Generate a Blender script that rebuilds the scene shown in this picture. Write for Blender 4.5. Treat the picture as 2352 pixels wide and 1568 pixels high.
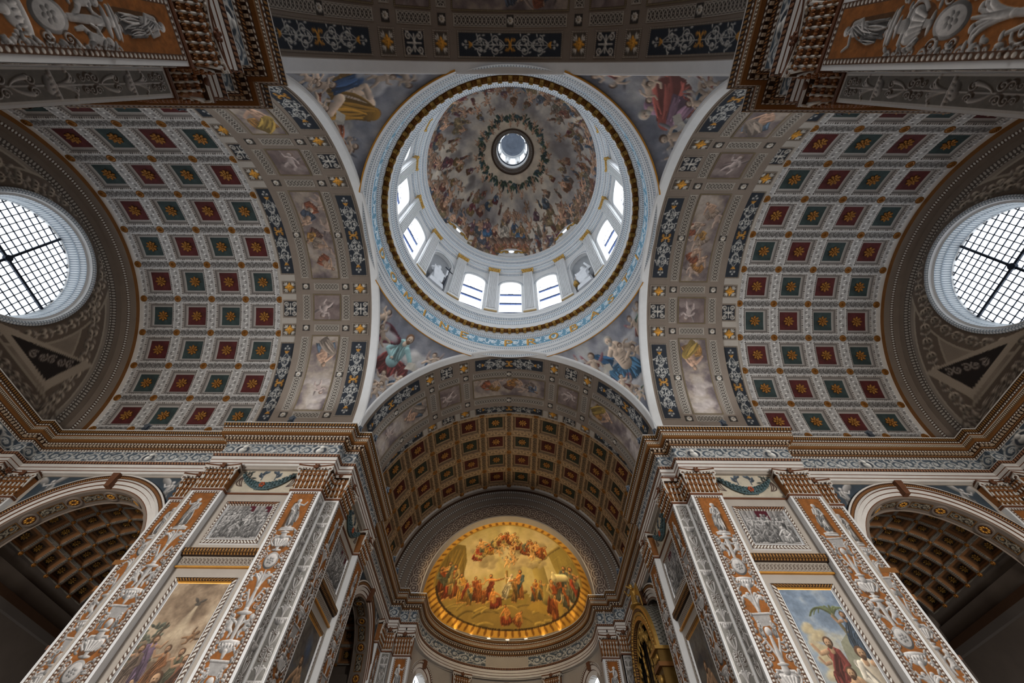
import bpy, math, random
import numpy as np
from mathutils import Matrix, Vector

SC = bpy.context.scene
for _o in list(bpy.data.objects): bpy.data.objects.remove(_o)

# ---------------------------------------------------------------- camera (under the rear crossing arch, looking up and forward)
_cam = bpy.data.cameras.new('camera'); CAM = bpy.data.objects.new('camera', _cam); SC.collection.objects.link(CAM)
_cam.sensor_width = 36.0; _cam.lens = 956.74 / 2352 * 36.0; _cam.clip_start = .05; _cam.clip_end = 400
def _cam_matrix(tilt, roll, yaw, loc):
    F = Vector((0, math.sin(tilt), math.cos(tilt))); D = Vector((0, math.cos(tilt), -math.sin(tilt))); X = Vector((1, 0, 0))
    R = Matrix.Rotation(yaw, 3, 'Z'); X, D, F = R @ X, R @ D, R @ F
    X, D = math.cos(roll) * X + math.sin(roll) * D, -math.sin(roll) * X + math.cos(roll) * D
    return Matrix(((X.x, -D.x, -F.x, loc[0]), (X.y, -D.y, -F.y, loc[1]), (X.z, -D.z, -F.z, loc[2]), (0, 0, 0, 1)))
CAM.matrix_world = _cam_matrix(.5701, -.0129, .0050, (.3048, -9.1706, 0))
SC.camera = CAM

# ---------------------------------------------------------------- daylight, added fill lamps and exposure
SC.view_settings.view_transform = 'Standard'; SC.view_settings.look = 'None'; SC.view_settings.gamma = 1.0
SC.view_settings.use_curve_mapping = False; SC.view_settings.exposure = 0.0
SC.cycles.max_bounces = 8; SC.cycles.diffuse_bounces = 5; SC.cycles.glossy_bounces = 3; SC.cycles.transmission_bounces = 2
SC.cycles.sample_clamp_indirect = 4.0; SC.cycles.caustics_reflective = False; SC.cycles.caustics_refractive = False
_w = bpy.data.worlds.new('overcast sky'); SC.world = _w; _w.use_nodes = True
_w.node_tree.nodes['Background'].inputs[0].default_value = (.80, .88, 1.0, 1); _w.node_tree.nodes['Background'].inputs[1].default_value = 1.0

DAY = (.86, .93, 1.0)               # daylight behind the panes
PANE_DRUM, PANE_OCULUS, PANE_APSE, PANE_LANTERN = 6.5, 3.6, 1.6, 3.0
def area_light(name, loc, aim, size, power, col, shape='DISK', spread=math.pi):
    l = bpy.data.lights.new(name, 'AREA'); l.shape = shape; l.size = size; l.energy = power; l.color = col; l.spread = spread
    o = bpy.data.objects.new(name, l); SC.collection.objects.link(o); o.location = loc
    o.rotation_euler = (Vector(aim) - Vector(loc)).to_track_quat('-Z', 'Y').to_euler(); return o
# daylight of the great west window behind the viewer, then added fill lamps
area_light('nave_window_daylight', (0, -44, 15), (0, 10, 3), 9.0, 900, (1.0, .95, .88), spread=math.radians(44))
for _s in (-1, 1): area_light('rear_pier_fill', (_s * 21.2, -10.2, 6.5), (_s * 14, 9, 9.5), 5.5, 1700, (1.0, .96, .9), spread=math.radians(130))  # unseen lamps added to brighten the front faces of the piers
for _s in (-1, 1): area_light('chapel_vault_fill', (_s * 21.25, 15.5, 2.5), (_s * 21.25, 12.5, 14), 3.0, 170, (.9, .95, 1.0))  # unseen lamps added low in the chapels to brighten their vaults
# ---------------------------------------------------------------- painting on small colour grids
class Canvas:
    """A painted surface w x h metres: colours (sRGB) and relief height on a grid; x to the right, y up."""
    def __init__(s, w, h, nx, bg=(.5, .5, .5), ny=None):
        s.w, s.h, s.nx = w, h, nx
        s.ny = ny or max(2, int(round(nx * h / w)))
        s.a = np.empty((s.ny, s.nx, 3), np.float32); s.a[:] = bg
        s.z = np.zeros((s.ny, s.nx), np.float32)
        s.px = w / (s.nx - 1); s.py = h / (s.ny - 1)
        s.T = (0.0, 0.0, 1.0, 0.0, 1.0)          # origin, cos, sin, scale
        s.flip = 1.0
    def at(s, x, y, ang=0.0, k=1.0, flip=1.0):
        s.T = (x, y, math.cos(ang), math.sin(ang), k); s.flip = flip
        return s
    def home(s):
        s.T = (0.0, 0.0, 1.0, 0.0, 1.0); s.flip = 1.0
    def tr(s, p):
        x, y = p[0] * s.flip, p[1]; ox, oy, c, sn, k = s.T
        return ox + k * (c * x - sn * y), oy + k * (sn * x + c * y)
    def box(s, x0, x1, y0, y1):
        i0 = max(0, int((x0) / s.px) - 1); i1 = min(s.nx, int(x1 / s.px) + 3)
        j0 = max(0, int(y0 / s.py) - 1); j1 = min(s.ny, int(y1 / s.py) + 3)
        if i1 <= i0 or j1 <= j0: return None
        X = (np.arange(i0, i1) * s.px)[None, :]; Y = (np.arange(j0, j1) * s.py)[:, None]
        return i0, i1, j0, j1, X, Y
    def put(s, b, al, col, lift=0.0, prof=None):
        i0, i1, j0, j1 = b[:4]
        v = s.a[j0:j1, i0:i1]; v += al[..., None] * (col - v)
        if lift:
            z = s.z[j0:j1, i0:i1]; t = al * lift * (1.0 if prof is None else prof)
            np.maximum(z, t, out=z)
    def ell(s, cx, cy, rx, ry, col, ang=0.0, shade=0.0, soft=0.0, alpha=1.0, lift=0.0):
        cx, cy = s.tr((cx, cy)); k = s.T[4]; rx *= k; ry *= k
        ang = ang * s.flip + math.atan2(s.T[3], s.T[2]); m = max(rx, ry) + s.px
        b = s.box(cx - m, cx + m, cy - m, cy + m)
        if b is None: return
        X, Y = b[4] - cx, b[5] - cy; c, sn = math.cos(ang), math.sin(ang)
        u = (c * X + sn * Y) / rx; v = (-sn * X + c * Y) / ry; t = np.sqrt(u * u + v * v)
        e = max(soft, s.px / min(rx, ry))
        al = np.clip((1 - t) / e + (0.5 if soft == 0 else 0), 0, 1) * alpha
        col = np.array(col, np.float32)
        if shade:
            nx = (c * u - sn * v); ny = (sn * u + c * v); l = -0.55 * nx + 0.75 * ny
            col = col * np.clip(1 + shade * (l - 0.1), 0.12, 1.6)[..., None]
        s.put(b, al, col, lift, np.sqrt(np.clip(1 - t * t, 0, 1)) if lift else None)
    def tube(s, pts, r0, r1, col, shade=0.0, alpha=1.0, lift=0.0, mid=None):
        P = [s.tr(p) for p in pts]; k = s.T[4]; n = len(P) - 1; col = np.array(col, np.float32)
        m = max(r0, r1, mid or 0) * k + s.px; xs = [p[0] for p in P]; ys = [p[1] for p in P]
        b = s.box(min(xs) - m, max(xs) + m, min(ys) - m, max(ys) + m)
        if b is None: return
        gi, gj = b[0], b[2]; sh_ = (b[3] - b[2], b[1] - b[0])
        G = np.full(sh_, -9.0, np.float32); Lm = np.zeros(sh_, np.float32); Q = np.ones(sh_, np.float32); thin = min(1, max(.25, 2 * max(r0, r1) * k / s.px))
        for i in range(n):
            (ax, ay), (bx, by) = P[i], P[i + 1]
            def rad(f):
                if mid is None: return r0 + (r1 - r0) * f
                return (r0 + (mid - r0) * 2 * f) if f < .5 else (mid + (r1 - mid) * (2 * f - 1))
            ra, rb = rad(i / n) * k, rad((i + 1) / n) * k; m = max(ra, rb) + s.px
            c = s.box(min(ax, bx) - m, max(ax, bx) + m, min(ay, by) - m, max(ay, by) + m)
            if c is None: continue
            i0, i1, j0, j1 = max(c[0], gi), min(c[1], b[1]), max(c[2], gj), min(c[3], b[3])
            if i1 <= i0 or j1 <= j0: continue
            X = (np.arange(i0, i1) * s.px)[None, :] - ax; Y = (np.arange(j0, j1) * s.py)[:, None] - ay
            dx, dy = bx - ax, by - ay; L2 = dx * dx + dy * dy + 1e-12
            t = np.clip((X * dx + Y * dy) / L2, 0, 1); ex, ey = X - t * dx, Y - t * dy
            d = np.sqrt(ex * ex + ey * ey); r = ra + (rb - ra) * t; g = (r - d) / np.maximum(r, 1e-6)
            sl = (slice(j0 - gj, j1 - gj), slice(i0 - gi, i1 - gi)); up = g > G[sl]
            G[sl] = np.where(up, g, G[sl]); Q[sl] = np.where(up, r, Q[sl])
            Lm[sl] = np.where(up, (-0.55 * ex + 0.75 * ey) / np.maximum(r, 1e-6), Lm[sl])
        al = np.clip(G * Q / s.px + 0.5, 0, 1) * alpha * thin
        cc = col if not shade else col * np.clip(1 + shade * (Lm - 0.05), 0.12, 1.6)[..., None]
        s.put(b, al, cc, lift, np.sqrt(np.clip(1 - (1 - np.clip(G, 0, 1)) ** 2, 0, 1)) if lift else None)
    def rect(s, x0, x1, y0, y1, col, alpha=1.0, lift=None):
        i0, i1 = int(round(x0 / s.px)), int(round(x1 / s.px)); j0, j1 = int(round(y0 / s.py)), int(round(y1 / s.py))
        i0, j0 = max(i0, 0), max(j0, 0)
        v = s.a[j0:j1 + 1, i0:i1 + 1]; v += alpha * (np.array(col, np.float32) - v)
        if lift is not None: s.z[j0:j1 + 1, i0:i1 + 1] = lift
    def poly(s, pts, col, alpha=1.0):
        P = [s.tr(p) for p in pts]; xs = [p[0] for p in P]; ys = [p[1] for p in P]
        b = s.box(min(xs), max(xs), min(ys), max(ys))
        if b is None: return
        X, Y = b[4] + 0 * b[5], b[5] + 0 * b[4]; ins = np.zeros(X.shape, bool); n = len(P)
        for i in range(n):
            (ax, ay), (bx, by) = P[i], P[(i + 1) % n]
            if ay == by: continue
            ins ^= ((ay > Y) != (by > Y)) & (X < (bx - ax) * (Y - ay) / (by - ay) + ax)
        s.put(b, ins * np.float32(alpha), np.array(col, np.float32))
    def mottle(s, amt, cells, seed=0, tint=(1, 1, 1)):
        s.a *= (1 + amt * (fbm(s.nx, s.ny, cells, seed)[..., None] - .5) * np.array(tint, np.float32))
    def sample(s, x, y):
        fx = np.clip(x / s.px, 0, s.nx - 1.001); fy = np.clip(y / s.py, 0, s.ny - 1.001)
        i = fx.astype(int); j = fy.astype(int); u = (fx - i)[..., None]; v = (fy - j)[..., None]
        A = s.a
        return (A[j, i] * (1 - u) + A[j, i + 1] * u) * (1 - v) + (A[j + 1, i] * (1 - u) + A[j + 1, i + 1] * u) * v

def fbm(nx, ny, cells, seed=0, oct=4):
    rg = np.random.RandomState(seed); out = np.zeros((ny, nx), np.float32); amp, tot = 1.0, 0
    asp = ny / nx
    for o in range(oct):
        c = cells * 2 ** o; r = max(1, int(math.ceil(c * asp))); g = rg.rand(r + 2, c + 2).astype(np.float32)
        fx = np.linspace(0, c, nx, endpoint=False); fy = np.linspace(0, c * asp, ny, endpoint=False)
        fy = np.minimum(fy, r)
        i = fx.astype(int); j = fy.astype(int); u = fx - i; v = fy - j; u = u * u * (3 - 2 * u); v = v * v * (3 - 2 * v)
        a = g[j][:, i] * (1 - u) + g[j][:, i + 1] * u; b = g[j + 1][:, i] * (1 - u) + g[j + 1][:, i + 1] * u
        out += amp * (a * (1 - v)[:, None] + b * v[:, None]); tot += amp; amp *= .55
    return out / tot

def C(h):
    return tuple(int(h[i:i + 2], 16) / 255 for i in (0, 2, 4))

def mul(c, k):
    return tuple(min(1, x * k) for x in c)

STONE = C('c9c5bf'); GRIS = C('c4c0bd'); DARKLINE = C('3a2a20'); GOLD = C('b5792a'); OCHRE = C('a5642a'); RUST = C('7a3f22')

def spiral(cx, cy, r, a0, turns, n=26, shrink=0.12):
    return [(cx + r * (1 - (1 - shrink) * i / n) * math.cos(a0 + turns * 2 * math.pi * i / n),
             cy + r * (1 - (1 - shrink) * i / n) * math.sin(a0 + turns * 2 * math.pi * i / n)) for i in range(n + 1)]

def bez(p0, p1, p2, n=8):
    return [((1 - t) ** 2 * p0[0] + 2 * t * (1 - t) * p1[0] + t * t * p2[0],
             (1 - t) ** 2 * p0[1] + 2 * t * (1 - t) * p1[1] + t * t * p2[1]) for t in [i / n for i in range(n + 1)]]

def leaf(cv, x, y, ang, L, col, sh=.4, w=.28, lift=0.0):
    c, s = math.cos(ang), math.sin(ang)
    cv.ell(x + c * L / 2, y + s * L / 2, L / 2, L * w / 2, col, ang, sh, lift=lift)

def rosette(cv, x, y, r, col, core=None, n=6, sh=.5, lift=0.0):
    for i in range(n):
        a = i * 2 * math.pi / n + .3
        cv.ell(x + .6 * r * math.cos(a), y + .6 * r * math.sin(a), .46 * r, .34 * r, col, a, sh, lift=lift)
    cv.ell(x, y, .32 * r, .32 * r, core or col, 0, sh, lift=lift)

def volute(cv, x, y, r, side, col, sh=.5, w=.16, turns=1.4, a0=None, lift=0.0):
    """spiral scroll; side=+1 winds clockwise"""
    a0 = math.pi / 2 if a0 is None else a0
    pts = spiral(x, y, r, a0, -side * turns)
    cv.tube([(p[0] + .03, p[1] - .03) for p in pts], w * r * 1.2, w * r * .8, DARKLINE, 0, .6)
    cv.tube(pts, w * r, w * r * .7, col, sh, lift=lift)
    cv.ell(x, y, r * .2, r * .2, col, 0, sh, lift=lift)

def scrollwork(cv, x0, x1, yc, amp, n, col, gold=None, sh=.3, w=.09, seed=0, leaves=True):
    """running rinceau: a wave stem with a spiral and flower in every bend"""
    rg = random.Random(seed); L = (x1 - x0) / n
    stem = [(x0 + (x1 - x0) * i / (n * 12), yc + amp * .75 * math.sin(math.pi * i / 12)) for i in range(n * 12 + 1)]
    cv.tube(stem, amp * w, amp * w, col, sh)
    for k in range(n):
        sgn = 1 if k % 2 == 0 else -1; cx = x0 + (k + .5) * L; cy = yc - sgn * amp * .12
        r = min(L * .42, amp * .8)
        pts = spiral(cx, cy, r, math.pi * (0 if sgn > 0 else 1) + .2, -sgn * 1.35)
        cv.tube(pts, amp * w * .9, amp * w * .5, col, sh)
        rosette(cv, cx, cy, r * .42, gold if gold and k % 2 == 0 else col, n=5, sh=sh)
        if leaves:
            for q in range(8):
                a = q * .785 + rg.uniform(-.3, .3); leaf(cv, cx + r * .98 * math.cos(a), cy + r * .98 * math.sin(a), a + sgn * .9, amp * .62, mul(col, rg.uniform(.75, 1.08)), sh, .42)
            for q in (-1, 1): leaf(cv, x0 + k * L, yc, q * .9 + (0 if sgn > 0 else .4), amp * .8, mul(col, .9), sh, .4)

def border(cv, w, light, dark, egg=None):
    """painted egg moulding round the edge of a canvas"""
    egg = egg or w * .9
    cv.rect(0, cv.w, 0, cv.h, light) if False else None
    for (x0, x1, y0, y1) in ((0, cv.w, 0, w), (0, cv.w, cv.h - w, cv.h), (0, w, 0, cv.h), (cv.w - w, cv.w, 0, cv.h)):
        cv.rect(x0, x1, y0, y1, dark)
    def run(ax, L, fx):
        n = max(1, int(L / egg))
        for i in range(n):
            t = (i + .5) * L / n; x, y = fx(t)
            cv.ell(x, y, (.30 * egg if ax else .36 * w), (.36 * w if ax else .30 * egg), light, 0, .35)
    run(1, cv.w, lambda t: (t, w / 2)); run(1, cv.w, lambda t: (t, cv.h - w / 2))
    run(0, cv.h, lambda t: (w / 2, t)); run(0, cv.h, lambda t: (cv.w - w / 2, t))

def cloudfield(cv, cols, cells, seed, contrast=1.0):
    f = np.clip((fbm(cv.nx, cv.ny, cells, seed, 5) - .5) * 2.2 * contrast + .5, 0, 1)
    cols = np.array(cols, np.float32); k = f * (len(cols) - 1); i = np.minimum(k.astype(int), len(cols) - 2)
    cv.a[:] = cols[i] + (k - i)[..., None] * (cols[i + 1] - cols[i])

def cloud(cv, x, y, r, col, seed=0, n=9):
    rg = random.Random(seed)
    for i in range(n):
        a, q = rg.uniform(0, 6.28), rg.uniform(0, .8); s_ = rg.uniform(.3, .6) * r
        cv.ell(x + q * r * 1.3 * math.cos(a), y + q * r * .7 * math.sin(a), s_ * 1.3, s_, col, rg.uniform(-.3, .3), .22, soft=.55, alpha=.75)

def drape(cv, p0, p1, w0, w1, col, n=6, seed=0, sh=.55, bow=.12, lift=0.0):
    """cloth falling from p0 to p1: a bundle of folds with an uneven hem"""
    rg = random.Random(seed); dx, dy = p1[0] - p0[0], p1[1] - p0[1]; L = math.hypot(dx, dy); ux, uy = -dy / L, dx / L; vx, vy = dx / L, dy / L
    hem = [(p1[0] + ux * w1 * (1 - 2 * q / 8) + vx * w1 * rg.uniform(-.1, .28), p1[1] + uy * w1 * (1 - 2 * q / 8) + vy * w1 * rg.uniform(-.1, .28)) for q in range(9)]
    cv.poly([(p0[0] - ux * w0, p0[1] - uy * w0), (p0[0] + ux * w0, p0[1] + uy * w0)] + hem, mul(col, .5)); cv.tube([p0, (p0[0] + vx * w0 * .3, p0[1] + vy * w0 * .3)], w0 * .85, w0 * .9, mul(col, .7), .4, lift=lift * .5)
    for i in range(n):
        f = (i + .5) / n * 2 - 1 + rg.uniform(-.18, .18); g = f + rg.uniform(-.25, .25); k = rg.uniform(.62, 1.2); b = rg.uniform(-bow, bow) * L * 1.5; q = rg.uniform(.72, 1.06); o = rg.uniform(-.05, .18)
        a = (p0[0] + ux * w0 * f + dx * o, p0[1] + uy * w0 * f + dy * o); e = (p0[0] + dx * q + ux * w1 * g, p0[1] + dy * q + uy * w1 * g)
        m = ((a[0] + e[0]) / 2 + ux * b, (a[1] + e[1]) / 2 + uy * b)
        cv.tube(bez(a, m, e, 6), w0 / n * .5, w1 / n * .35, mul(col, k), sh, lift=lift, mid=(w0 + w1) / 2 / n * 1.25)

def wash(cv, col, amt, contrast=1.0):
    """aged fresco: colours pulled towards one tone"""
    c = np.array(col, np.float32); cv.a += amt * (c - cv.a); cv.a[:] = c + contrast * (cv.a - c)

def head(cv, x, y, r, skin, hair, look=0.0, beard=False):
    cv.ell(x, y + .1 * r, r * 1.05, r * 1.12, hair, 0, .4)
    cv.ell(x + .18 * r * look, y - .12 * r, r * .72, r * .92, skin, 0, .4)
    dk = tuple(c * .35 for c in skin)
    for e in (-.3, .3): cv.ell(x + (e + .22 * look) * r, y - .02 * r, .14 * r, .09 * r, dk)
    cv.ell(x + .25 * look * r, y - .32 * r, .1 * r, .22 * r, tuple(min(1, c * 1.15) for c in skin), 0, .3)
    cv.ell(x + .22 * look * r, y - .62 * r, .2 * r, .07 * r, tuple(c * .6 for c in skin))
    if beard: cv.ell(x + .2 * look * r, y - .85 * r, .5 * r, .5 * r, hair, 0, .4)

def standing(cv, x, y, h, robe, cloak, skin, hair, seed=0, beard=False, sway=.05, arm=0, lift=0.0, shadow=None):
    """robed standing figure, feet at x, y"""
    rg = random.Random(seed); sx = rg.choice((-1, 1))
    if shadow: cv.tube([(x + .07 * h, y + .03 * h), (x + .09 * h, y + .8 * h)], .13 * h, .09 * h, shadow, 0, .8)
    for s in (-1, 1): cv.ell(x + s * .06 * h, y + .015 * h, .055 * h, .025 * h, skin, 0, .3, lift=lift)
    drape(cv, (x + sway * h, y + .56 * h), (x, y + .05 * h), .095 * h, .135 * h, robe, 7, seed, lift=lift)
    cv.tube([(x + sway * h, y + .52 * h), (x + sway * h * .8, y + .76 * h)], .095 * h, .10 * h, robe, .45, lift=lift)
    drape(cv, (x - sx * .1 * h, y + .79 * h), (x + sx * .1 * h, y + .34 * h), .05 * h, .075 * h, cloak, 5, seed + 1, lift=lift)
    drape(cv, (x + sx * .1 * h, y + .5 * h), (x + sx * .13 * h, y + .16 * h), .05 * h, .045 * h, cloak, 4, seed + 2, lift=lift)
    sh = (x + sway * h * .6, y + .79 * h)
    if arm == 1:
        cv.tube([(sh[0] + sx * .09 * h, sh[1]), (sh[0] + sx * .2 * h, sh[1] - .03 * h), (sh[0] + sx * .27 * h, sh[1] + .09 * h)], .036 * h, .022 * h, skin, .45, lift=lift)
    else:
        cv.tube([(sh[0] + sx * .09 * h, sh[1]), (sh[0] + sx * .14 * h, sh[1] - .16 * h), (sh[0] + sx * .03 * h, sh[1] - .2 * h)], .04 * h, .026 * h, robe, .45, lift=lift)
    cv.tube([(sh[0] - sx * .09 * h, sh[1]), (sh[0] - sx * .13 * h, sh[1] - .17 * h), (sh[0] - sx * .02 * h, sh[1] - .25 * h)], .04 * h, .026 * h, cloak, .45, lift=lift)
    cv.tube([(sh[0], sh[1]), (sh[0], y + .86 * h)], .035 * h, .03 * h, skin, .4, lift=lift)
    head(cv, sh[0], y + .915 * h, .068 * h, skin, hair, sx * rg.uniform(.2, .9), beard)

def seated(cv, x, y, h, robe, cloak, skin, hair, seed=0, beard=False, flip=1, bare=False, lift=0.0):
    """large seated figure, base at x, y; h is the height of the sitting figure"""
    f = flip
    def X(a): return x + f * a * h
    def Y(b): return y + b * h
    torso = skin if bare else robe
    drape(cv, (X(-.1), Y(.42)), (X(-.26), Y(.05)), .16 * h, .15 * h, cloak, 6, seed + 5, lift=lift)
    drape(cv, (X(-.05), Y(.36)), (X(.28), Y(.34)), .12 * h, .1 * h, cloak, 6, seed, lift=lift)
    drape(cv, (X(.28), Y(.34)), (X(.22), Y(.02)), .105 * h, .1 * h, cloak, 6, seed + 1, lift=lift)
    drape(cv, (X(.02), Y(.3)), (X(.04), Y(.0)), .14 * h, .13 * h, cloak, 6, seed + 2, lift=lift)
    cv.ell(X(.24), Y(.0), .07 * h, .03 * h, skin, 0, .4)
    cv.tube([(X(-.06), Y(.36)), (X(-.03), Y(.72))], .135 * h, .15 * h, torso, .5, lift=lift)
    if bare:
        cv.ell(X(.03), Y(.64), .07 * h, .06 * h, tuple(min(1, c * 1.08) for c in skin), 0, .35); cv.ell(X(-.1), Y(.64), .07 * h, .06 * h, skin, 0, .35)
        for q in range(3): cv.ell(X(-.03), Y(.5 - .05 * q), .07 * h, .022 * h, tuple(c * .93 for c in skin), 0, .5)
    else:
        drape(cv, (X(-.08), Y(.74)), (X(-.02), Y(.4)), .1 * h, .11 * h, robe, 5, seed + 3, lift=lift)
    cv.tube([(X(.1), Y(.72)), (X(.26), Y(.58)), (X(.36), Y(.46))], .058 * h, .036 * h, torso, .5, lift=lift)
    cv.ell(X(.375), Y(.44), .035 * h, .03 * h, skin, .4, .4)
    cv.tube([(X(-.17), Y(.7)), (X(-.28), Y(.52)), (X(-.12), Y(.42))], .058 * h, .036 * h, torso, .5, lift=lift)
    cv.ell(X(-.1), Y(.42), .035 * h, .03 * h, skin, .4, .4)
    cv.tube([(X(-.02), Y(.78)), (X(.01), Y(.86))], .05 * h, .045 * h, skin, .4)
    head(cv, X(.015), Y(.915), .085 * h, skin, hair, f * .6, beard)

def putto(cv, x, y, h, ang, skin, wing=None, seed=0, hair=C('5a4030'), cloth=None, lift=0.0):
    """flying child: local up is along ang"""
    rg = random.Random(seed); sv = cv.T, cv.flip
    ox, oy = cv.tr((x, y)); k = cv.T[4]; cv.T = (ox, oy, math.cos(ang), math.sin(ang), k * h); cv.flip = rg.choice((-1, 1))
    if wing:
        for s in (-1, 1):
            for q in range(4): cv.ell(s * (.26 + .05 * q), .62 + .06 * q, .2, .06, tuple(c * (1 - .08 * q) for c in wing), s * (.5 + .18 * q), .4, lift=lift)
    if cloth: drape(cv, (-.15, .5), (.4, .1), .1, .13, cloth, 4, seed, lift=lift)
    cv.tube([(-.06, .3), (-.2, .1), (-.12, -.14)], .1, .055, skin, .5, lift=lift)
    cv.tube([(.08, .3), (.24, .14), (.34, -.08)], .1, .055, skin, .5, lift=lift)
    cv.tube([(0, .32), (.02, .66)], .15, .15, skin, .45, lift=lift)
    cv.tube([(.13, .66), (.3, .62), (.4, .78)], .06, .045, skin, .45, lift=lift)
    cv.tube([(-.12, .66), (-.28, .56), (-.34, .4)], .06, .045, skin, .45, lift=lift)
    cv.ell(.03, .9, .15, .15, hair, 0, .35, lift=lift); cv.ell(.06, .86, .115, .125, skin, 0, .35, lift=lift)
    for e in (-.04, .05): cv.ell(.07 + e, .87, .016, .013, tuple(c * .4 for c in skin))
    cv.T, cv.flip = sv

def vase(cv, x, y, w, h, col, sh=.5, lift=0.0):
    """gadrooned vase standing on y"""
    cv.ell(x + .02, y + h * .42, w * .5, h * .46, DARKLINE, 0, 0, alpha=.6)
    cv.ell(x, y + h * .05, w * .3, h * .06, col, 0, sh, lift=lift); cv.tube([(x, y + .06 * h), (x, y + .25 * h)], w * .09, w * .12, col, sh, lift=lift)
    cv.ell(x, y + h * .5, w * .48, h * .3, col, 0, sh, lift=lift)
    for i in range(5):
        q = (i - 2) * .18 * w; cv.tube([(x + q * .5, y + .25 * h), (x + q, y + .55 * h)], w * .045, w * .07, tuple(min(1, c * 1.08) for c in col), sh)
    cv.tube([(x - w * .42, y + .72 * h), (x + w * .42, y + .72 * h)], h * .06, h * .06, col, sh, lift=lift)
    cv.tube([(x, y + .74 * h), (x, y + .9 * h)], w * .2, w * .16, col, sh, lift=lift); cv.ell(x, y + .94 * h, w * .3, h * .06, col, 0, sh, lift=lift)

def acanthus(cv, x, y, w, h, col, sh=.5, n=3, lift=0.0):
    for s in (-1, 1):
        for i in range(n):
            f = (i + 1) / n
            cv.tube(bez((x, y), (x + s * w * .15 * f, y + h * .9), (x + s * w * .5 * f, y + h * (1.02 - .35 * f)), 6), .07 * w, .035 * w, col, sh, lift=lift)
            cv.ell(x + s * w * .5 * f, y + h * (1 - .38 * f), .09 * w, .07 * w, col, 0, sh, lift=lift)
    cv.tube([(x, y), (x, y + h)], .08 * w, .03 * w, col, sh, lift=lift)

def candelabrum(cv, xc, y0, y1, wd, seed, col=GRIS, statue=True, lift=.02, skin=None):
    """grisaille candelabrum stacked from y1 (top) down to y0"""
    rg = random.Random(seed); y = y1; dk = C('43301f'); R = wd / 2
    if statue:
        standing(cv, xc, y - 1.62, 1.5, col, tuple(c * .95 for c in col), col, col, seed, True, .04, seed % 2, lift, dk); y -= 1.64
        cv.ell(xc, y - .05, R * .62, .07, col, 0, .5, lift=lift); cv.tube([(xc - R * .5, y - .14), (xc + R * .5, y - .14)], .05, .05, col, .5, lift=lift); y -= .2
    k = seed
    while y > y0 - .3:
        e = k % 7; k += 1 + (seed % 2)
        if e == 0:
            h = .8
            for s in (-1, 1):
                volute(cv, xc + s * R * .52, y - .34, R * .34, s, col, lift=lift); volute(cv, xc + s * R * .6, y - .66, R * .2, -s, col, lift=lift)
                cv.tube(bez((xc, y - .8), (xc + s * .1, y - .5), (xc + s * R * .5, y - .05), 8), .05, .04, col, .5, lift=lift)
            cv.tube([(xc, y), (xc, y - .8)], .06, .1, col, .5, lift=lift)
        elif e == 1:
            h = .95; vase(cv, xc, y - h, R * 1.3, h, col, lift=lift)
            for s in (-1, 1): cv.tube(bez((xc + s * R * .6, y - .3), (xc + s * R * .98, y - .45), (xc + s * R * .45, y - .7), 8), .04, .04, col, .5, lift=lift)
        elif e == 2:
            h = 1.0
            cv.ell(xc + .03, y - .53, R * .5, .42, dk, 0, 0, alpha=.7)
            for s in (-1, 1):
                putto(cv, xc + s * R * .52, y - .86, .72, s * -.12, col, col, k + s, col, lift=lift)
            cv.tube([(xc, y), (xc, y - h)], .1, .07, col, .5, lift=lift); cv.ell(xc, y - .1, R * .55, .08, col, 0, .5, lift=lift)
        elif e == 3:
            h = .85
            cv.ell(xc, y - .42, R * .56, .38, tuple(c * .75 for c in col), 0, .5, lift=lift); cv.ell(xc, y - .42, R * .44, .3, tuple(min(1, c * 1.06) for c in col), 0, .2)
            for s in (-1, 1):
                volute(cv, xc + s * R * .68, y - .2, R * .22, -s, col, lift=lift); volute(cv, xc + s * R * .66, y - .66, R * .22, s, col, lift=lift)
            rosette(cv, xc, y - .42, .16, tuple(c * .85 for c in col), lift=lift)
        elif e == 4:
            h = .6; cv.ell(xc, y - .12, R * .78, .11, col, 0, .55, lift=lift); cv.ell(xc, y - .3, R * .5, .17, col, 0, .55, lift=lift)
            for i in range(7): cv.ell(xc + (i - 3) * R * .2, y - .2, .035, .08, col, 0, .6)
            cv.tube([(xc, y - .4), (xc, y - h)], .09, .05, col, .5, lift=lift)
            for s in (-1, 1):
                for q in range(5): cv.ell(xc + s * (R * .5 + .06 * q), y - .3 - .07 * q, .06, .05, col, 0, .5, lift=lift)
        elif e == 5:
            h = .75; acanthus(cv, xc, y - h, R * 1.7, h, col, lift=lift)
        else:
            h = .9
            cv.poly([(xc - R * .62, y - .15), (xc + R * .62, y - .1), (xc + R * .5, y - .5), (xc - R * .5, y - .55)], tuple(c * .9 for c in col)); cv.tube([(xc - R * .62, y - .12), (xc + R * .62, y - .08)], .05, .05, col, .5, lift=lift)
            for s in (-1, 1): standing(cv, xc + s * R * .45, y - .95, .62, col, col, col, col, k + s, lift=lift)
            cv.ell(xc, y - .72, .13, .17, col, 0, .5, lift=lift)
        for s in (-1, 1):          # fruit and leaves hanging at the sides
            for q in range(int(h / .16)):
                yy = y - .16 * q - .05; volute(cv, xc + s * R * .9, yy, .085, s * (1 if q % 2 else -1), mul(col, .9), .4, .3, 1.0)
            for q in range(int(h / .11)):
                yy = y - .11 * q; d = R * (.8 + .12 * math.sin(yy * 7 + s)); a = rg.uniform(0, 6.28)
                if rg.random() < .9: leaf(cv, xc + s * d, yy, a, .17, mul(col, rg.uniform(.72, 1.0)), .5, .55, lift=lift * .7)
        y -= h

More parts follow.
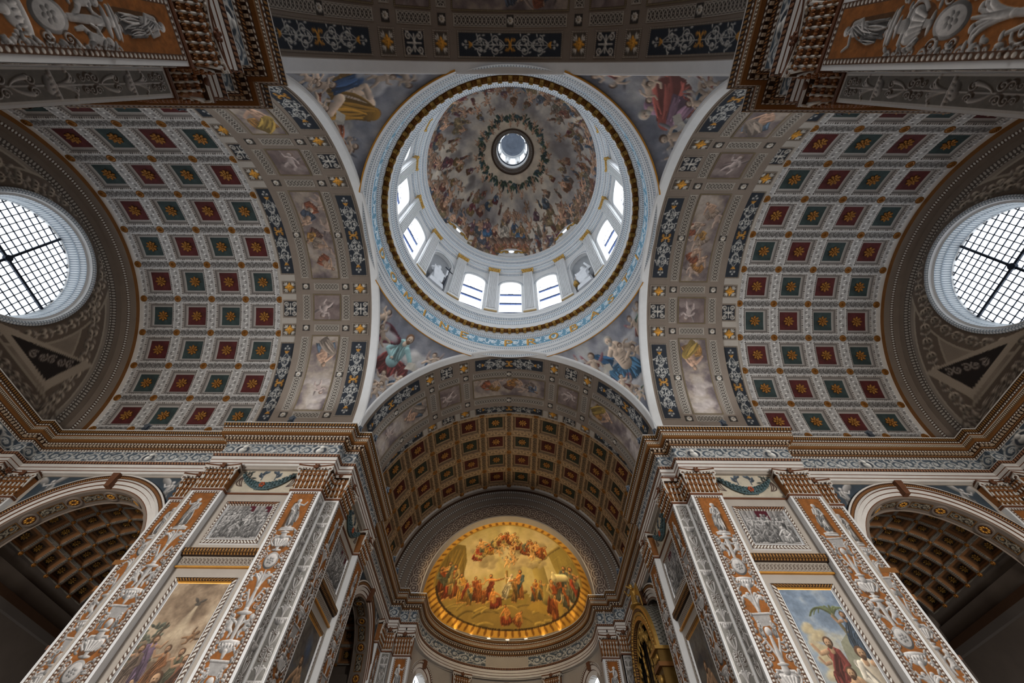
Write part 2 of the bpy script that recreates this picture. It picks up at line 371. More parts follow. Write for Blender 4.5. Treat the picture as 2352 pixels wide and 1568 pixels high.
def grotesque(cv, xc, y0, y1, wd, seed, col, lift=.02):
    """narrow grey strip: leaves, masks and drops on a stem"""
    y = y1; R = wd / 2; k = seed
    cv.tube([(xc, y0), (xc, y1)], .022, .022, col, .4, lift=lift)
    while y > y0:
        e = k % 4; k += 1
        if e == 0:
            h = .55
            for s in (-1, 1):
                for q in range(3): volute(cv, xc + s * R * .42, y - .1 - .16 * q, R * (.34 - .05 * q), s if q % 2 else -s, col, w=.2, lift=lift)
        elif e == 1:
            h = .5; acanthus(cv, xc, y - h, R * 1.8, h * .95, col, lift=lift)
        elif e == 2:
            h = .42; cv.tube([(xc - R * .8, y - .08), (xc + R * .8, y - .08)], .05, .05, col, .5, lift=lift); cv.ell(xc, y - .2, R * .6, .12, col, 0, .5, lift=lift)
            for i in range(5): cv.ell(xc + (i - 2) * R * .3, y - .13, .03, .06, col, 0, .5)
        else:
            h = .62
            for s in (-1, 1):
                volute(cv, xc + s * R * .38, y - .14, R * .32, -s, col, w=.2, lift=lift)
                cv.tube(bez((xc + s * R * .5, y - .2), (xc + s * R * .45, y - .45), (xc, y - .6), 6), .05, .015, col, .5, lift=lift)
        y -= h
# ---------------------------------------------------------------- the paintings
SKIN = C('c79a7c'); PALE = C('d8bfa8'); HAIR = C('4a3527'); WHITEHAIR = C('c8c2b8')
def paint_dome():
    """plan of the dome fresco; the middle of the canvas is the lantern"""
    R = 9.2; cv = Canvas(2 * R, 2 * R, 620, C('8d8880'))
    cloudfield(cv, [C('6a6668'), C('8d8988'), C('b0aaa0'), C('c8bfb0')], 9, 3, 1.15)
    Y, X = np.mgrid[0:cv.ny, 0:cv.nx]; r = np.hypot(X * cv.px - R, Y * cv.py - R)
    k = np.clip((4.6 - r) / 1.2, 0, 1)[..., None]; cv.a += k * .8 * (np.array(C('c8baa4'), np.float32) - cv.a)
    rg = random.Random(11)
    robes = [C(h) for h in ('7a4136', '8a5a3a', '5a6478', '6a4a5a', '9a7a4a', '4f5f70', '7d6a5e', '94604a', '86806e', '3f5a7a', '6b3038', 'a08a62')]
    def where(a, q): return R + q * math.cos(a), R + q * math.sin(a)
    for q, n, h in ((8.85, 84, 1.2), (8.3, 76, 1.15), (7.7, 66, 1.1), (7.0, 54, 1.0), (6.3, 44, .95), (5.6, 30, .85), (4.9, 16, .7)):
        for i in range(n):
            a = (i + rg.uniform(-.35, .35)) * 2 * math.pi / n; qq = q + rg.uniform(-.35, .35)
            if rg.random() < .12: continue
            x, y = where(a, qq)
            if rg.random() < .35: cloud(cv, x, y, .55, C('a8a29a') if rg.random() < .6 else C('6c6868'), i, 5)
            cv.at(x, y, a + math.pi / 2 + rg.uniform(-.5, .5), h * rg.uniform(.95, 1.4), rg.choice((-1, 1)))
            col = rg.choice(robes); c2 = rg.choice(robes); sk = mul(SKIN, rg.uniform(.6, .95))
            if rg.random() < .55: seated(cv, 0, -.5, 1.0, mul(col, .85), mul(c2, .85), sk, HAIR, i, rg.random() < .4, 1, rg.random() < .4)
            elif rg.random() < .6: putto(cv, 0, -.45, .9, rg.uniform(-.5, .5), sk, mul(C('9a9088'), rg.uniform(.7, 1)), i, HAIR, mul(col, .9))
            else: standing(cv, 0, -.5, 1.0, mul(col, .85), mul(c2, .85), sk, HAIR, i, False, .05, 1)
    # the two seated figures on the cloud and the angels below them, towards the apse
    for x, y, col, c2, sk in ((R - .75, R + 6.9, C('a09a90'), C('b0a698'), PALE), (R + 1.0, R + 6.95, C('8a6a48'), C('3f6a96'), SKIN), (R - 2.7, R + 6.5, C('6a4a52'), C('35608a'), SKIN)):
        cloud(cv, x, y + .55, .8, C('9a96a0'), 4, 8)
        cv.at(x, y + .75, math.pi, 1.5); seated(cv, 0, 0, 1.0, col, c2, sk, C('6a5a4a'), 5, True)
    for i in range(9):
        cv.at(R - .9 + .3 * i, R + 5.35 + .12 * math.sin(i * 2), math.pi, .62); putto(cv, 0, -.4, .9, rg.uniform(-.6, .6), mul(SKIN, .8), C('8a7a70'), i)
    for i in range(5):
        cv.at(R - 1.6 + .8 * i, R + 8.35, math.pi, 1.2); seated(cv, 0, -.3, .9, C('8a5540'), C('9a6a3a'), mul(SKIN, .85), HAIR, 40 + i, flip=1 if i % 2 else -1)
        for s in (-1, 1): leaf(cv, .1 * s, .4, math.pi / 2 - s * 1.0, .7, C('5f4a40'), .5, .4)
    # the wreath carried by children round the lantern
    for i in range(150):
        a = i * 2 * math.pi / 150; q = 3.45 + rg.uniform(-.2, .2); x, y = where(a, q); cv.home()
        for j in range(2): leaf(cv, x, y, a + rg.uniform(-1.6, 1.6), rg.uniform(.3, .6), rg.choice((C('22362c'), C('2f4436'), C('1d2c30'), C('28404a'))), .4, .42)
    for i in range(40):
        a = (i + rg.uniform(-.3, .3)) * 2 * math.pi / 40; q = 3.25 if i % 2 else 3.75; x, y = where(a, q)
        cv.at(x, y, a + math.pi / 2 + rg.uniform(-.9, .9), .62); putto(cv, 0, -.45, .95, 0, mul(SKIN, rg.uniform(.72, .95)), None, i, HAIR, rg.choice(robes) if i % 3 == 0 else None)
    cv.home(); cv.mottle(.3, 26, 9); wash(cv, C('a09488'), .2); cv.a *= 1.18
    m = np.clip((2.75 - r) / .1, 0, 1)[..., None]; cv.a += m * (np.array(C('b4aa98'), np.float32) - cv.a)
    return cv, R

def paint_pendentive(kind):
    """one evangelist on clouds; x along the crossing diagonal's normal, y up"""
    w, h = 15.0, 9.2; cv = Canvas(w, h, 320, C('8a8a90'))
    cloudfield(cv, [C('565a66'), C('6e727e'), C('8e9098'), C('b4b4b4')], 5, kind + 5, .9)
    rg = random.Random(kind)
    # y measured from z = 18 ; the ring passes above
    def cl(x, y, r, col): cv.home(); cloud(cv, x, y, r, col, int(x * 7 + y), 9)
    for i in range(7): cl(7.5 + rg.uniform(-2.4, 2.4), rg.uniform(2.0, 6.2), rg.uniform(.7, 1.3), mul(C('c4c2c0'), rg.uniform(.8, 1.05)))
    P = [dict(robe=C('8fb9bc'), cloak=C('7a3836'), bare=False, hair=C('6a4a34'), flip=1), dict(robe=C('c9b79c'), cloak=C('4a7ca4'), bare=True, hair=C('a8a29a'), flip=-1),
         dict(robe=C('b08a3a'), cloak=C('b78434'), bare=True, hair=C('5a4030'), flip=1), dict(robe=C('a9829a'), cloak=C('c46a5c'), bare=False, hair=C('b8b0a4'), flip=-1)][kind]
    cv.at(7.5 + .5 * P['flip'] * 0, 2.8, 0, 5.0); seated(cv, 0, 0, 1.0, P['robe'], P['cloak'], mul(PALE, .95), P['hair'], kind, True, P['flip'], P['bare'])
    if kind == 0: drape(cv, (-.2, .75), (-.75, .62), .1, .2, C('6e3440'), 5, 2)
    if kind == 1: drape(cv, (-.45, .75), (-.2, .5), .1, .12, C('34608c'), 5, 2)
    if kind == 2:
        drape(cv, (.05, .9), (.3, .1), .14, .22, C('c08a30'), 7, 2); cv.tube([(.1, .3), (.34, .28), (.36, .0)], .1, .06, PALE, .5); drape(cv, (-.3, .35), (.0, .1), .12, .12, C('3a5a8a'), 5, 4)
    if kind == 3:
        drape(cv, (-.3, .7), (.3, .2), .15, .26, C('c9685c'), 7, 3); drape(cv, (-.35, .6), (-.1, .2), .12, .2, C('b58ca6'), 6, 4)
    cv.home()
    # open book and writing tablet held beside the figure
    f = P['flip']; bx = 7.5 + f * 2.0
    cv.poly([(bx - .7, 4.6), (bx, 4.9), (bx + .05, 5.7), (bx - .6, 5.5)], C('cfcabd')); cv.poly([(bx, 4.9), (bx + .75, 4.75), (bx + .75, 5.5), (bx + .05, 5.7)], C('b8b2a6'))
    wing = [C('b9a7a4'), C('a8707a'), C('8a90a0'), C('a0a0a8')][kind]
    spots = [(7.5 + f * 3.2, 5.6, 1.7, -.3), (7.5 - f * 2.6, 4.4, 1.5, .4), (7.5 - f * 3.7, 6.6, 1.35, .2), (7.5 - f * 4.2, 7.2, 1.2, -.5), (7.5 + f * .3, 2.2, 1.35, .3), (7.5 - f * .8, 1.6, 1.1, -.6), (7.5 + f * 4.2, 6.7, 1.2, .5), (7.5 - f * 2.0, 6.2, 1.2, .9), (7.5 + f * 1.3, 2.9, 1.2, -.2), (7.5, 1.0, 1.0, .1)]
    cloth = [[C('355f8c'), C('a07a58')], [C('9a4a42'), C('6f8a7a')], [C('b8603a'), C('5a7094')], [C('4a6a8a'), C('a2524a')]][kind]
    for i, (x, y, s_, a) in enumerate(spots):
        s_ *= 1.45; cl(x, y + .1, s_ * .5, C('b0b0b4')); putto(cv, x, y - .7, s_, a, mul(PALE, rg.uniform(.75, 1.0)), wing if i % 2 == 0 else None, i + kind, HAIR, cloth[i % 2] if i % 3 != 1 else None)
    cv.home(); cv.mottle(.3, 20, kind); wash(cv, C('8a8688'), .18)
    return cv

def paint_apse():
    """the conch seen straight on: an ellipse 14.6 wide, 10.4 high"""
    w, h = 14.8, 10.6; cv = Canvas(w, h, 420, C('c9a552'))
    G1, G2, G3 = C('d8b054'), C('c4a25a'), C('a89868')
    cloudfield(cv, [C('9a8a60'), C('b8a468'), C('cdb684'), C('aca284')], 4, 8, .9)
    rg = random.Random(4); cx = w / 2
    Y, X = np.mgrid[0:cv.ny, 0:cv.nx]; X = X * cv.px; Y = Y * cv.py
    def rock(pts, col): cv.poly(pts, col)
    rock([(0, 3), (1.2, 3.2), (3.2, 3.4), (3.0, 5.4), (3.3, 6.6), (3.2, 8.2), (2.3, 8.6), (0, 8.8)], C('7a6430'))
    for i in range(26): cv.tube([(rg.uniform(.8, 3.1), rg.uniform(3.4, 6)), (rg.uniform(1.4, 3.2), rg.uniform(6, 8.2))], .12, .05, mul(C('8a6c2e'), rg.uniform(.7, 1.3)), .4, .6)
    rock([(0, 0), (w, 0), (w, 3.6), (12.2, 3.4), (10.2, 3.3), (8.4, 3.0), (6.2, 3.1), (4.2, 3.0), (2.2, 3.7), (0, 4.4)], C('94783a'))
    for i in range(46):
        x = rg.uniform(1.2, 13.4); y = rg.uniform(.5, 3.1); cv.tube(bez((x - rg.uniform(.5, 1.4), y - .1), (x, y + .35), (x + rg.uniform(.5, 1.4), y - .1), 6), .12, .05, mul(C('947a3c'), rg.uniform(.6, 1.35)), .5, .7)
    rock([(6.0, 2.3), (7.6, 3.7), (9.6, 3.4), (9.2, 2.6)], C('8a7434')); rock([(9.2, 2.2), (10.6, 3.5), (12.8, 3.3), (12.4, 2.0)], C('a8863a'))
    # ruined round tower and beam on the right
    cv.tube([(11.2, 3.4), (10.35, 6.0)], .62, .62, C('a08a4a'), .6); cv.ell(10.3, 6.1, .72, .26, C('b89c54'), .3, .4); cv.tube([(10.5, 6.4), (12.3, 8.3)], .13, .13, C('86703c'), .5); cv.tube([(10.9, 7.1), (10.95, 7.3)], .42, .4, C('c0a45c'), .5)
    rock([(11.4, 7.2), (12.6, 8.4), (13.9, 6.6), (13.8, 4.2), (12.6, 4.8)], C('96803e'))
    for i in range(16): cv.tube([(rg.uniform(11.8, 13.6), rg.uniform(5, 7.6)), (rg.uniform(11.8, 13.6), rg.uniform(5, 7.6))], .05, .08, mul(C('96803e'), rg.uniform(.75, 1.2)), .3, .5)
    # clouds with angels
    for i in range(34): cloud(cv, cx + rg.uniform(-3.6, 3.4), 6.7 + rg.uniform(-.9, 1.5), rg.uniform(.35, .7), rg.choice((C('a8946a'), C('8e7c58'), C('c0a878'))), i, 7)
    cv.ell(cx, 9.4, 1.2, .8, C('f0d898'), 0, 0, soft=.8, alpha=.8)
    rob = [C(h_) for h_ in ('a85a28', '8a4020', 'c08a3a', '6a6a50', '904a24', 'b89a5a', '5a5a4a', 'a8442a')]
    for i in range(17):
        a = (i - 8) / 8; x = cx + 3.0 * a + rg.uniform(-.2, .2); y = 8.3 - .9 * a * a + rg.uniform(-.5, .25)
        cv.at(x, y - .5, rg.uniform(-.5, .5), 1.5); seated(cv, 0, 0, .95, rg.choice(rob), rg.choice(rob), C('d09a5a'), HAIR, i, rg.random() < .3, rg.choice((-1, 1)), rg.random() < .6)
    for i in range(8):
        cv.at(cx + rg.uniform(-2.6, 2.6), rg.uniform(6.4, 7.6), 0, 1); putto(cv, 0, 0, .75, rg.uniform(-.8, .8), C('cf9c5e'), C('8a7450'), i)
    cv.home(); putto(cv, cx - .05, 5.75, 1.0, .1, C('d8a868'), C('7a8a8a'), 3); putto(cv, cx + .45, 6.0, .8, -.3, C('c8945a'), C('9a7a4a'), 6)
    # crowd left and right, the scene in the middle
    sk = C('c98a4a')
    for x, y, s_ in ((1.5, 4.2, 2.4), (2.2, 4.0, 2.6), (2.75, 3.5, 2.2), (1.1, 4.9, 2.0), (1.8, 5.2, 1.9), (3.2, 3.4, 1.7), (4.1, 3.3, 1.9), (4.5, 3.1, 1.8), (5.0, 3.0, 1.2), (3.6, 3.1, 1.5)):
        cv.home(); standing(cv, x, y - .4, s_ * 1.12, rg.choice(rob), rg.choice(rob), sk, HAIR, int(x * 10), x < 3, .05, int(x * 3) % 2)
    for x, y, s_ in ((13.2, 4.2, 2.6), (12.7, 4.4, 2.3), (13.6, 4.0, 2.2), (12.2, 3.6, 2.1), (11.6, 2.5, 2.7), (11.9, 2.0, 2.0), (10.1, 3.3, 1.7), (9.9, 3.2, 1.4), (10.6, 3.4, 1.6), (12.9, 3.4, 1.8)):
        cv.home(); standing(cv, x, y - .4, s_ * 1.1, rg.choice(rob), rg.choice(rob), sk, HAIR, int(x * 10), x > 12, .05, int(x * 3) % 2)
    cv.tube([(12.0, 5.2), (12.9, 5.5)], .35, .3, C('d8c48c'), .5); cv.tube([(12.0, 5.2), (11.8, 5.6)], .18, .13, C('d8c48c'), .5)
    cv.home(); cv.tube([(7.35, 3.2), (7.25, 5.3)], .13, .12, C('8a6a34'), .5); cv.tube([(6.6, 2.9), (9.2, 3.6)], .17, .15, C('7a6434'), .5)
    standing(cv, 5.6, 2.7, 2.4, C('8a3a24'), C('7a3420'), C('cf8a48'), HAIR, 21, True, .05, 1); cv.tube([(5.6, 4.55), (6.3, 4.5), (6.9, 4.6)], .12, .07, C('cf8a48'), .5); cv.tube([(6.2, 4.45), (7.3, 4.75)], .03, .03, C('5a4020'))
    cv.at(7.0, 2.9, -.35, 2.3); standing(cv, 0, 0, 1.0, C('d8c8a0'), C('cbb88e'), C('d8b080'), C('b8a888'), 8, True, .02, 1)
    cv.home(); standing(cv, 8.7, 2.9, 2.6, C('b06a30'), C('4a5a5a'), C('c07a3c'), HAIR, 14, True, -.05, 0); cv.tube([(8.6, 4.9), (8.1, 4.5), (7.5, 4.4)], .13, .07, C('c07a3c'), .5)
    standing(cv, 8.0, 2.6, 2.1, C('9a6a34'), C('7a5a2c'), C('b8783c'), HAIR, 9, False, .08, 1)
    cv.at(6.3, 2.2, .3, 1.7); seated(cv, 0, 0, 1, C('a04a26'), C('8a3420'), C('c8823f'), HAIR, 4, False, 1, True)
    cv.at(7.3, .95, .1, 1.5); seated(cv, 0, 0, 1, C('c07a30'), C('a04424'), C('c8823f'), HAIR, 6, False, -1, True)
    cv.at(8.2, .95, -.5, 1.2); seated(cv, 0, 0, 1, C('9a4426'), C('b06030'), C('c8823f'), HAIR, 7, False, 1, True)
    cv.home(); cv.mottle(.2, 30, 3); wash(cv, C('b08a40'), .08)
    # painted gold border following the edge of the conch
    ex = (X - cx) / 7.3; ey = (Y - h / 2) / 5.16; q = np.sqrt(ex * ex + ey * ey); ang = np.arctan2(ey, ex)
    low = Y < h / 2
    band = (q > np.where(low, .905, .925)); cv.a[band] = np.array(C('d8a040'), np.float32)
    s_ = np.sin(ang * 66) * np.sin((q - .9) / .1 * 3.1); cv.a[band & (s_ > .35)] = np.array(C('8a5a20'), np.float32)
    edge = np.abs(q - np.where(low, .905, .925)) < .01; cv.a[edge & low] = np.array(C('3a2a16'), np.float32); cv.a[edge & ~low] = np.array(C('a88438'), np.float32)
    return cv

def paint_band_panel(w, h, seed, kind):
    cv = Canvas(w, h, 56 if kind != 'small' else 52, C('6a5a54'))
    if kind == 'small':
        cloudfield(cv, [C('544848'), C('6c5c58'), C('857570')], 3, seed); putto(cv, w / 2, h * .28, h * .62, .35 * (1 if seed % 2 else -1), C('a89894'), C('8c7e7c'), seed, C('6a5a50'), C('9a8a86')); cloud(cv, w * .3, h * .25, .4, C('8a7c78'), 2); cloud(cv, w * .7, h * .3, .4, C('7a6c68'), 3)
        putto(cv, w / 2, h * .3, h * .58, .35 * (1 if seed % 2 else -1), C('b0a09a'), C('90827e'), seed, C('6a5a50'), None)
    else:
        cloudfield(cv, [C('4e4446'), C('6e6260'), C('958778'), C('a89c90')], 2, seed)
        rg = random.Random(seed); pal = [C(q) for q in ('9a5034', 'a87838', '8a7a70', '4a5a70', 'b09a86', '6a4a40', 'b87a3a')]
        if kind == 'side':
            seated(cv, w * .45, h * .08, h * .33, C('8a6a5a'), C('b07a3a') if seed % 2 else C('5a7288'), C('b08a70'), C('6a5a4a'), seed, True, 1 if seed % 2 else -1, True); drape(cv, (w * .2, h * .22), (w * .6, h * .05), .3, .35, C('b8943f') if seed % 2 else C('a09080'), 6, seed)
            for i in range(4): cloud(cv, w * rg.uniform(.2, .8), h * rg.uniform(.5, .95), .5, C('a89c94'), i + seed)
            if seed % 2 == 0: putto(cv, w * .5, h * .62, .9, .5, C('a8948a'), C('8a7c76'), seed)
        else:
            for i in range(8):
                x, y = w * rg.uniform(.2, .8), h * (.12 + .1 * i); cloud(cv, x, y, .6, C('8a7e78'), i + seed)
                cv.at(x, y, rg.uniform(-1.2, 1.2), 1.25); (seated(cv, 0, -.5, 1, rg.choice(pal), rg.choice(pal), C('a88870'), HAIR, i + seed, False, rg.choice((-1, 1)), rg.random() < .5) if i % 3 else putto(cv, 0, -.4, .8, .4, C('ac9484'), C('7a6e6a'), i)); cv.home()
        cv.mottle(.25, 12, seed)
    wash(cv, C('665954'), .3); border(cv, .075, C('8a7b5e'), C('4a3d2e'), .08)
    return cv

def paint_relief_picture(w, h, seed):
    """grisaille crowd before columns and a wine red hanging"""
    cv = Canvas(w, h, 96, C('6e6a68')); cv.mottle(.3, 5, seed); rg = random.Random(seed)
    if seed % 2: hang = ((.5, .62), (.86, .98))
    else: hang = ((.3, .62),)
    for a, b in hang: cv.rect(w * a, w * b, h * .58, h, C('4a1620'))
    for q in (.08, .2, .3, .68, .8): cv.tube([(w * q, h * .4), (w * q, h)], .1, .1, C('8a8683'), .4)
    cv.rect(0, w, 0, h * .08, C('94908c'))
    for row, (y, n, hh) in enumerate(((.3, 8, .62), (.16, 7, .66), (.04, 6, .66))):
        for i in range(n):
            x = w * (i + .5 + rg.uniform(-.25, .25)) / n; c = mul(GRIS, rg.uniform(.66, .98) * (.78 + .11 * row))
            if row == 2 and i % 2 == 0:
                cv.at(x, y * h, 0, hh * h * .72); seated(cv, 0, 0, 1, c, mul(c, .95), mul(c, 1.05), mul(c, .8), i + seed, True, rg.choice((-1, 1)), False, .03); cv.home()
            else: standing(cv, x, y * h, hh * h * rg.uniform(.9, 1.05), c, mul(c, .94), mul(c, 1.05), mul(c, .75), i + seed * 3 + row, rg.random() < .5, rg.uniform(-.08, .08), i % 2, .03)
    return cv

def paint_pier_picture(w, h, seed):
    cv = Canvas(w, h, 110, C('7a6a58')); rg = random.Random(seed); top = h
    if seed == 0:
        cloudfield(cv, [C('6a5848'), C('8a7560'), C('ab957c'), C('c0ad94')], 3, 2)
        for q in range(6): cv.tube([(w * .62, top - .9), (w * (.3 + .07 * q), top - 2.6)], .05, .16, C('cdbb9e'), 0, .25)
        for s in (-1, 1): leaf(cv, w * .62, top - .75, .5 if s > 0 else 2.4, .3, C('4a443e'), .4, .35)
        cv.ell(w * .62, top - .8, .12, .06, C('4a443e'))
        putto(cv, w * .76, top - 2.1, .5, -.9, C('7a5a40'), C('5a4434'), 2)
        for i in range(60): leaf(cv, rg.uniform(0, w * .35), top - rg.uniform(1.5, 3.4), rg.uniform(0, 6), .2, mul(C('4c5046'), rg.uniform(.7, 1.3)), .4, .5)
        cv.tube([(0, top - 3.6), (w * .3, top - 1.5)], .07, .04, C('463c30'), .4)
        people = [(.25, 3.6, C('75607a')), (.55, 3.9, C('8a5a3a')), (.1, 3.9, C('6a5a50')), (.82, 4.0, C('5a5a48')), (.95, 4.2, C('6a4434'))]
        big = [(.2, 5.6, 2.0, C('9a8474'), C('c8a888')), (.62, 5.9, 2.9, C('b09a72'), C('8a3c2c')), (.3, 6.5, 2.2, C('a89070'), C('b8b088')), (.95, 6.3, 2.4, C('8a4a34'), C('6a5a44'))]
    elif seed == 1:
        cloudfield(cv, [C('6a7f98'), C('7d93ad'), C('9aa9b8'), C('b8b8ac')], 3, 5); cv.a += np.linspace(1, 0, cv.ny)[:, None, None] * .45 * (np.array(C('a8a084'), np.float32) - cv.a)
        for i in range(6): cloud(cv, w * .22, top - 1.5 - .28 * i, .34, C('c0b08c'), i, 7)
        cv.poly([(w * .5, top - 3.4), (w * .62, top - 1.9), (w, top - 1.3), (w, top - 4.2), (w * .5, top - 4.2)], C('8a8c78'))
        for a in range(9):
            e = .5 + a * .33; p = (w * .76, top - .95); cv.tube(bez(p, (p[0] + .5 * math.cos(e), p[1] + .55), (p[0] + .95 * math.cos(e), p[1] + .25 - .3 * abs(math.cos(e))), 8), .05, .02, mul(C('5f6a4a'), rg.uniform(.8, 1.2)), .4)
        cv.tube([(w * .76, top - .95), (w * .98, top - 2.8)], .06, .09, C('6a6048'), .4)
        people = [(.92, 2.5, C('44566a')), (.3, 3.9, C('8a8068'))]
        big = [(.36, 4.1, 2.4, C('7a3a34'), C('6e322e')), (.82, 4.7, 2.7, C('cabda8'), C('d8d0c0')), (.52, 4.6, 1.9, C('8a6a80'), C('80606e')), (.25, 4.9, 1.6, C('8a7458'), C('6a6a58')), (.62, 5.9, 1.9, C('c08434'), C('b87a2c')), (.3, 6.4, 2.2, C('7a6a5a'), C('8a8478'))]
    else:
        cloudfield(cv, [C('3c3c40'), C('56504c'), C('6a655e'), C('585c66')], 3, seed)
        if seed == 2: cv.ell(w * .6, top - .8, .5, .7, C('44587a'), .4, 0, soft=.8, alpha=.8)
        people = []; big = [(.5, 3.4, 2.2, C('8a8074'), C('9a928a')), (.3, 5.0, 2.1, C('6a5a48'), C('7a6a4a')), (.75, 5.4, 2.2, C('54503f'), C('6a4a34')), (.5, 6.4, 2.2, C('8a6a44'), C('54504a'))]
    for i, (fx, d, col) in enumerate(people): standing(cv, w * fx, top - d, 1.7, col, mul(col, .9), C('a07c60'), HAIR, i + seed, True, .04, 1)
    for i, (fx, d, s_, col, c2) in enumerate(big):
        if s_ > 2.3: standing(cv, w * fx, top - d, s_, col, c2, C('b08c6c'), HAIR, i + 3 + seed, True, .05, 1)
        else: cv.at(w * fx, top - d, 0, s_); seated(cv, 0, 0, 1, col, c2, C('b08c6c'), HAIR, i + seed, True, 1 if i % 2 else -1, i % 2 == 0); cv.home()
    cv.rect(0, w, 0, max(.05, top - 8), mul(C('6a5a48'), .8)); cv.mottle(.25, 20, seed + 1); wash(cv, C('7a6a58'), .2)
    return cv
# ---------------------------------------------------------------- mesh helpers
def lin(a):
    a = np.clip(np.asarray(a, np.float32), 0, 1)
    return np.where(a <= .04045, a / 12.92, ((a + .055) / 1.055) ** 2.4)

def link(o, parent=None, label=None, cat=None, group=None, kind=None):
    SC.collection.objects.link(o)
    if parent is not None: o.parent = parent
    for k, v in (('label', label), ('category', cat), ('group', group), ('kind', kind)):
        if v: o[k] = v
    return o

def empty(name, loc=(0, 0, 0), rz=0.0, parent=None, **kw):
    o = bpy.data.objects.new(name, None); o.location = loc; o.rotation_euler = (0, 0, rz); o.empty_display_size = .3
    return link(o, parent, **kw)

def grid_mesh(name, P, col=None, mat=None, smooth=True, wrap=False):
    ny, nx = P.shape[:2]; me = bpy.data.meshes.new(name)
    me.vertices.add(ny * nx); me.vertices.foreach_set('co', np.ascontiguousarray(P, np.float32).ravel())
    i = np.arange(ny * nx).reshape(ny, nx); a = i[:-1, :-1]; b = i[:-1, 1:]; c = i[1:, 1:]; d = i[1:, :-1]
    q = np.stack([a, b, c, d], -1).reshape(-1, 4)
    if wrap: q = np.concatenate([q, np.stack([i[:-1, -1], i[:-1, 0], i[1:, 0], i[1:, -1]], -1)])
    me.loops.add(q.size); me.loops.foreach_set('vertex_index', q.ravel().astype(np.int32))
    me.polygons.add(len(q)); me.polygons.foreach_set('loop_start', np.arange(0, q.size, 4, dtype=np.int32))
    me.polygons.foreach_set('use_smooth', np.full(len(q), smooth))
    if col is not None:
        at = me.color_attributes.new('Col', 'FLOAT_COLOR', 'POINT'); c4 = np.ones((ny * nx, 4), np.float32); c4[:, :3] = lin(col).reshape(-1, 3); at.data.foreach_set('color', c4.ravel())
    if mat: me.materials.append(mat)
    me.update(); me.validate()
    return me

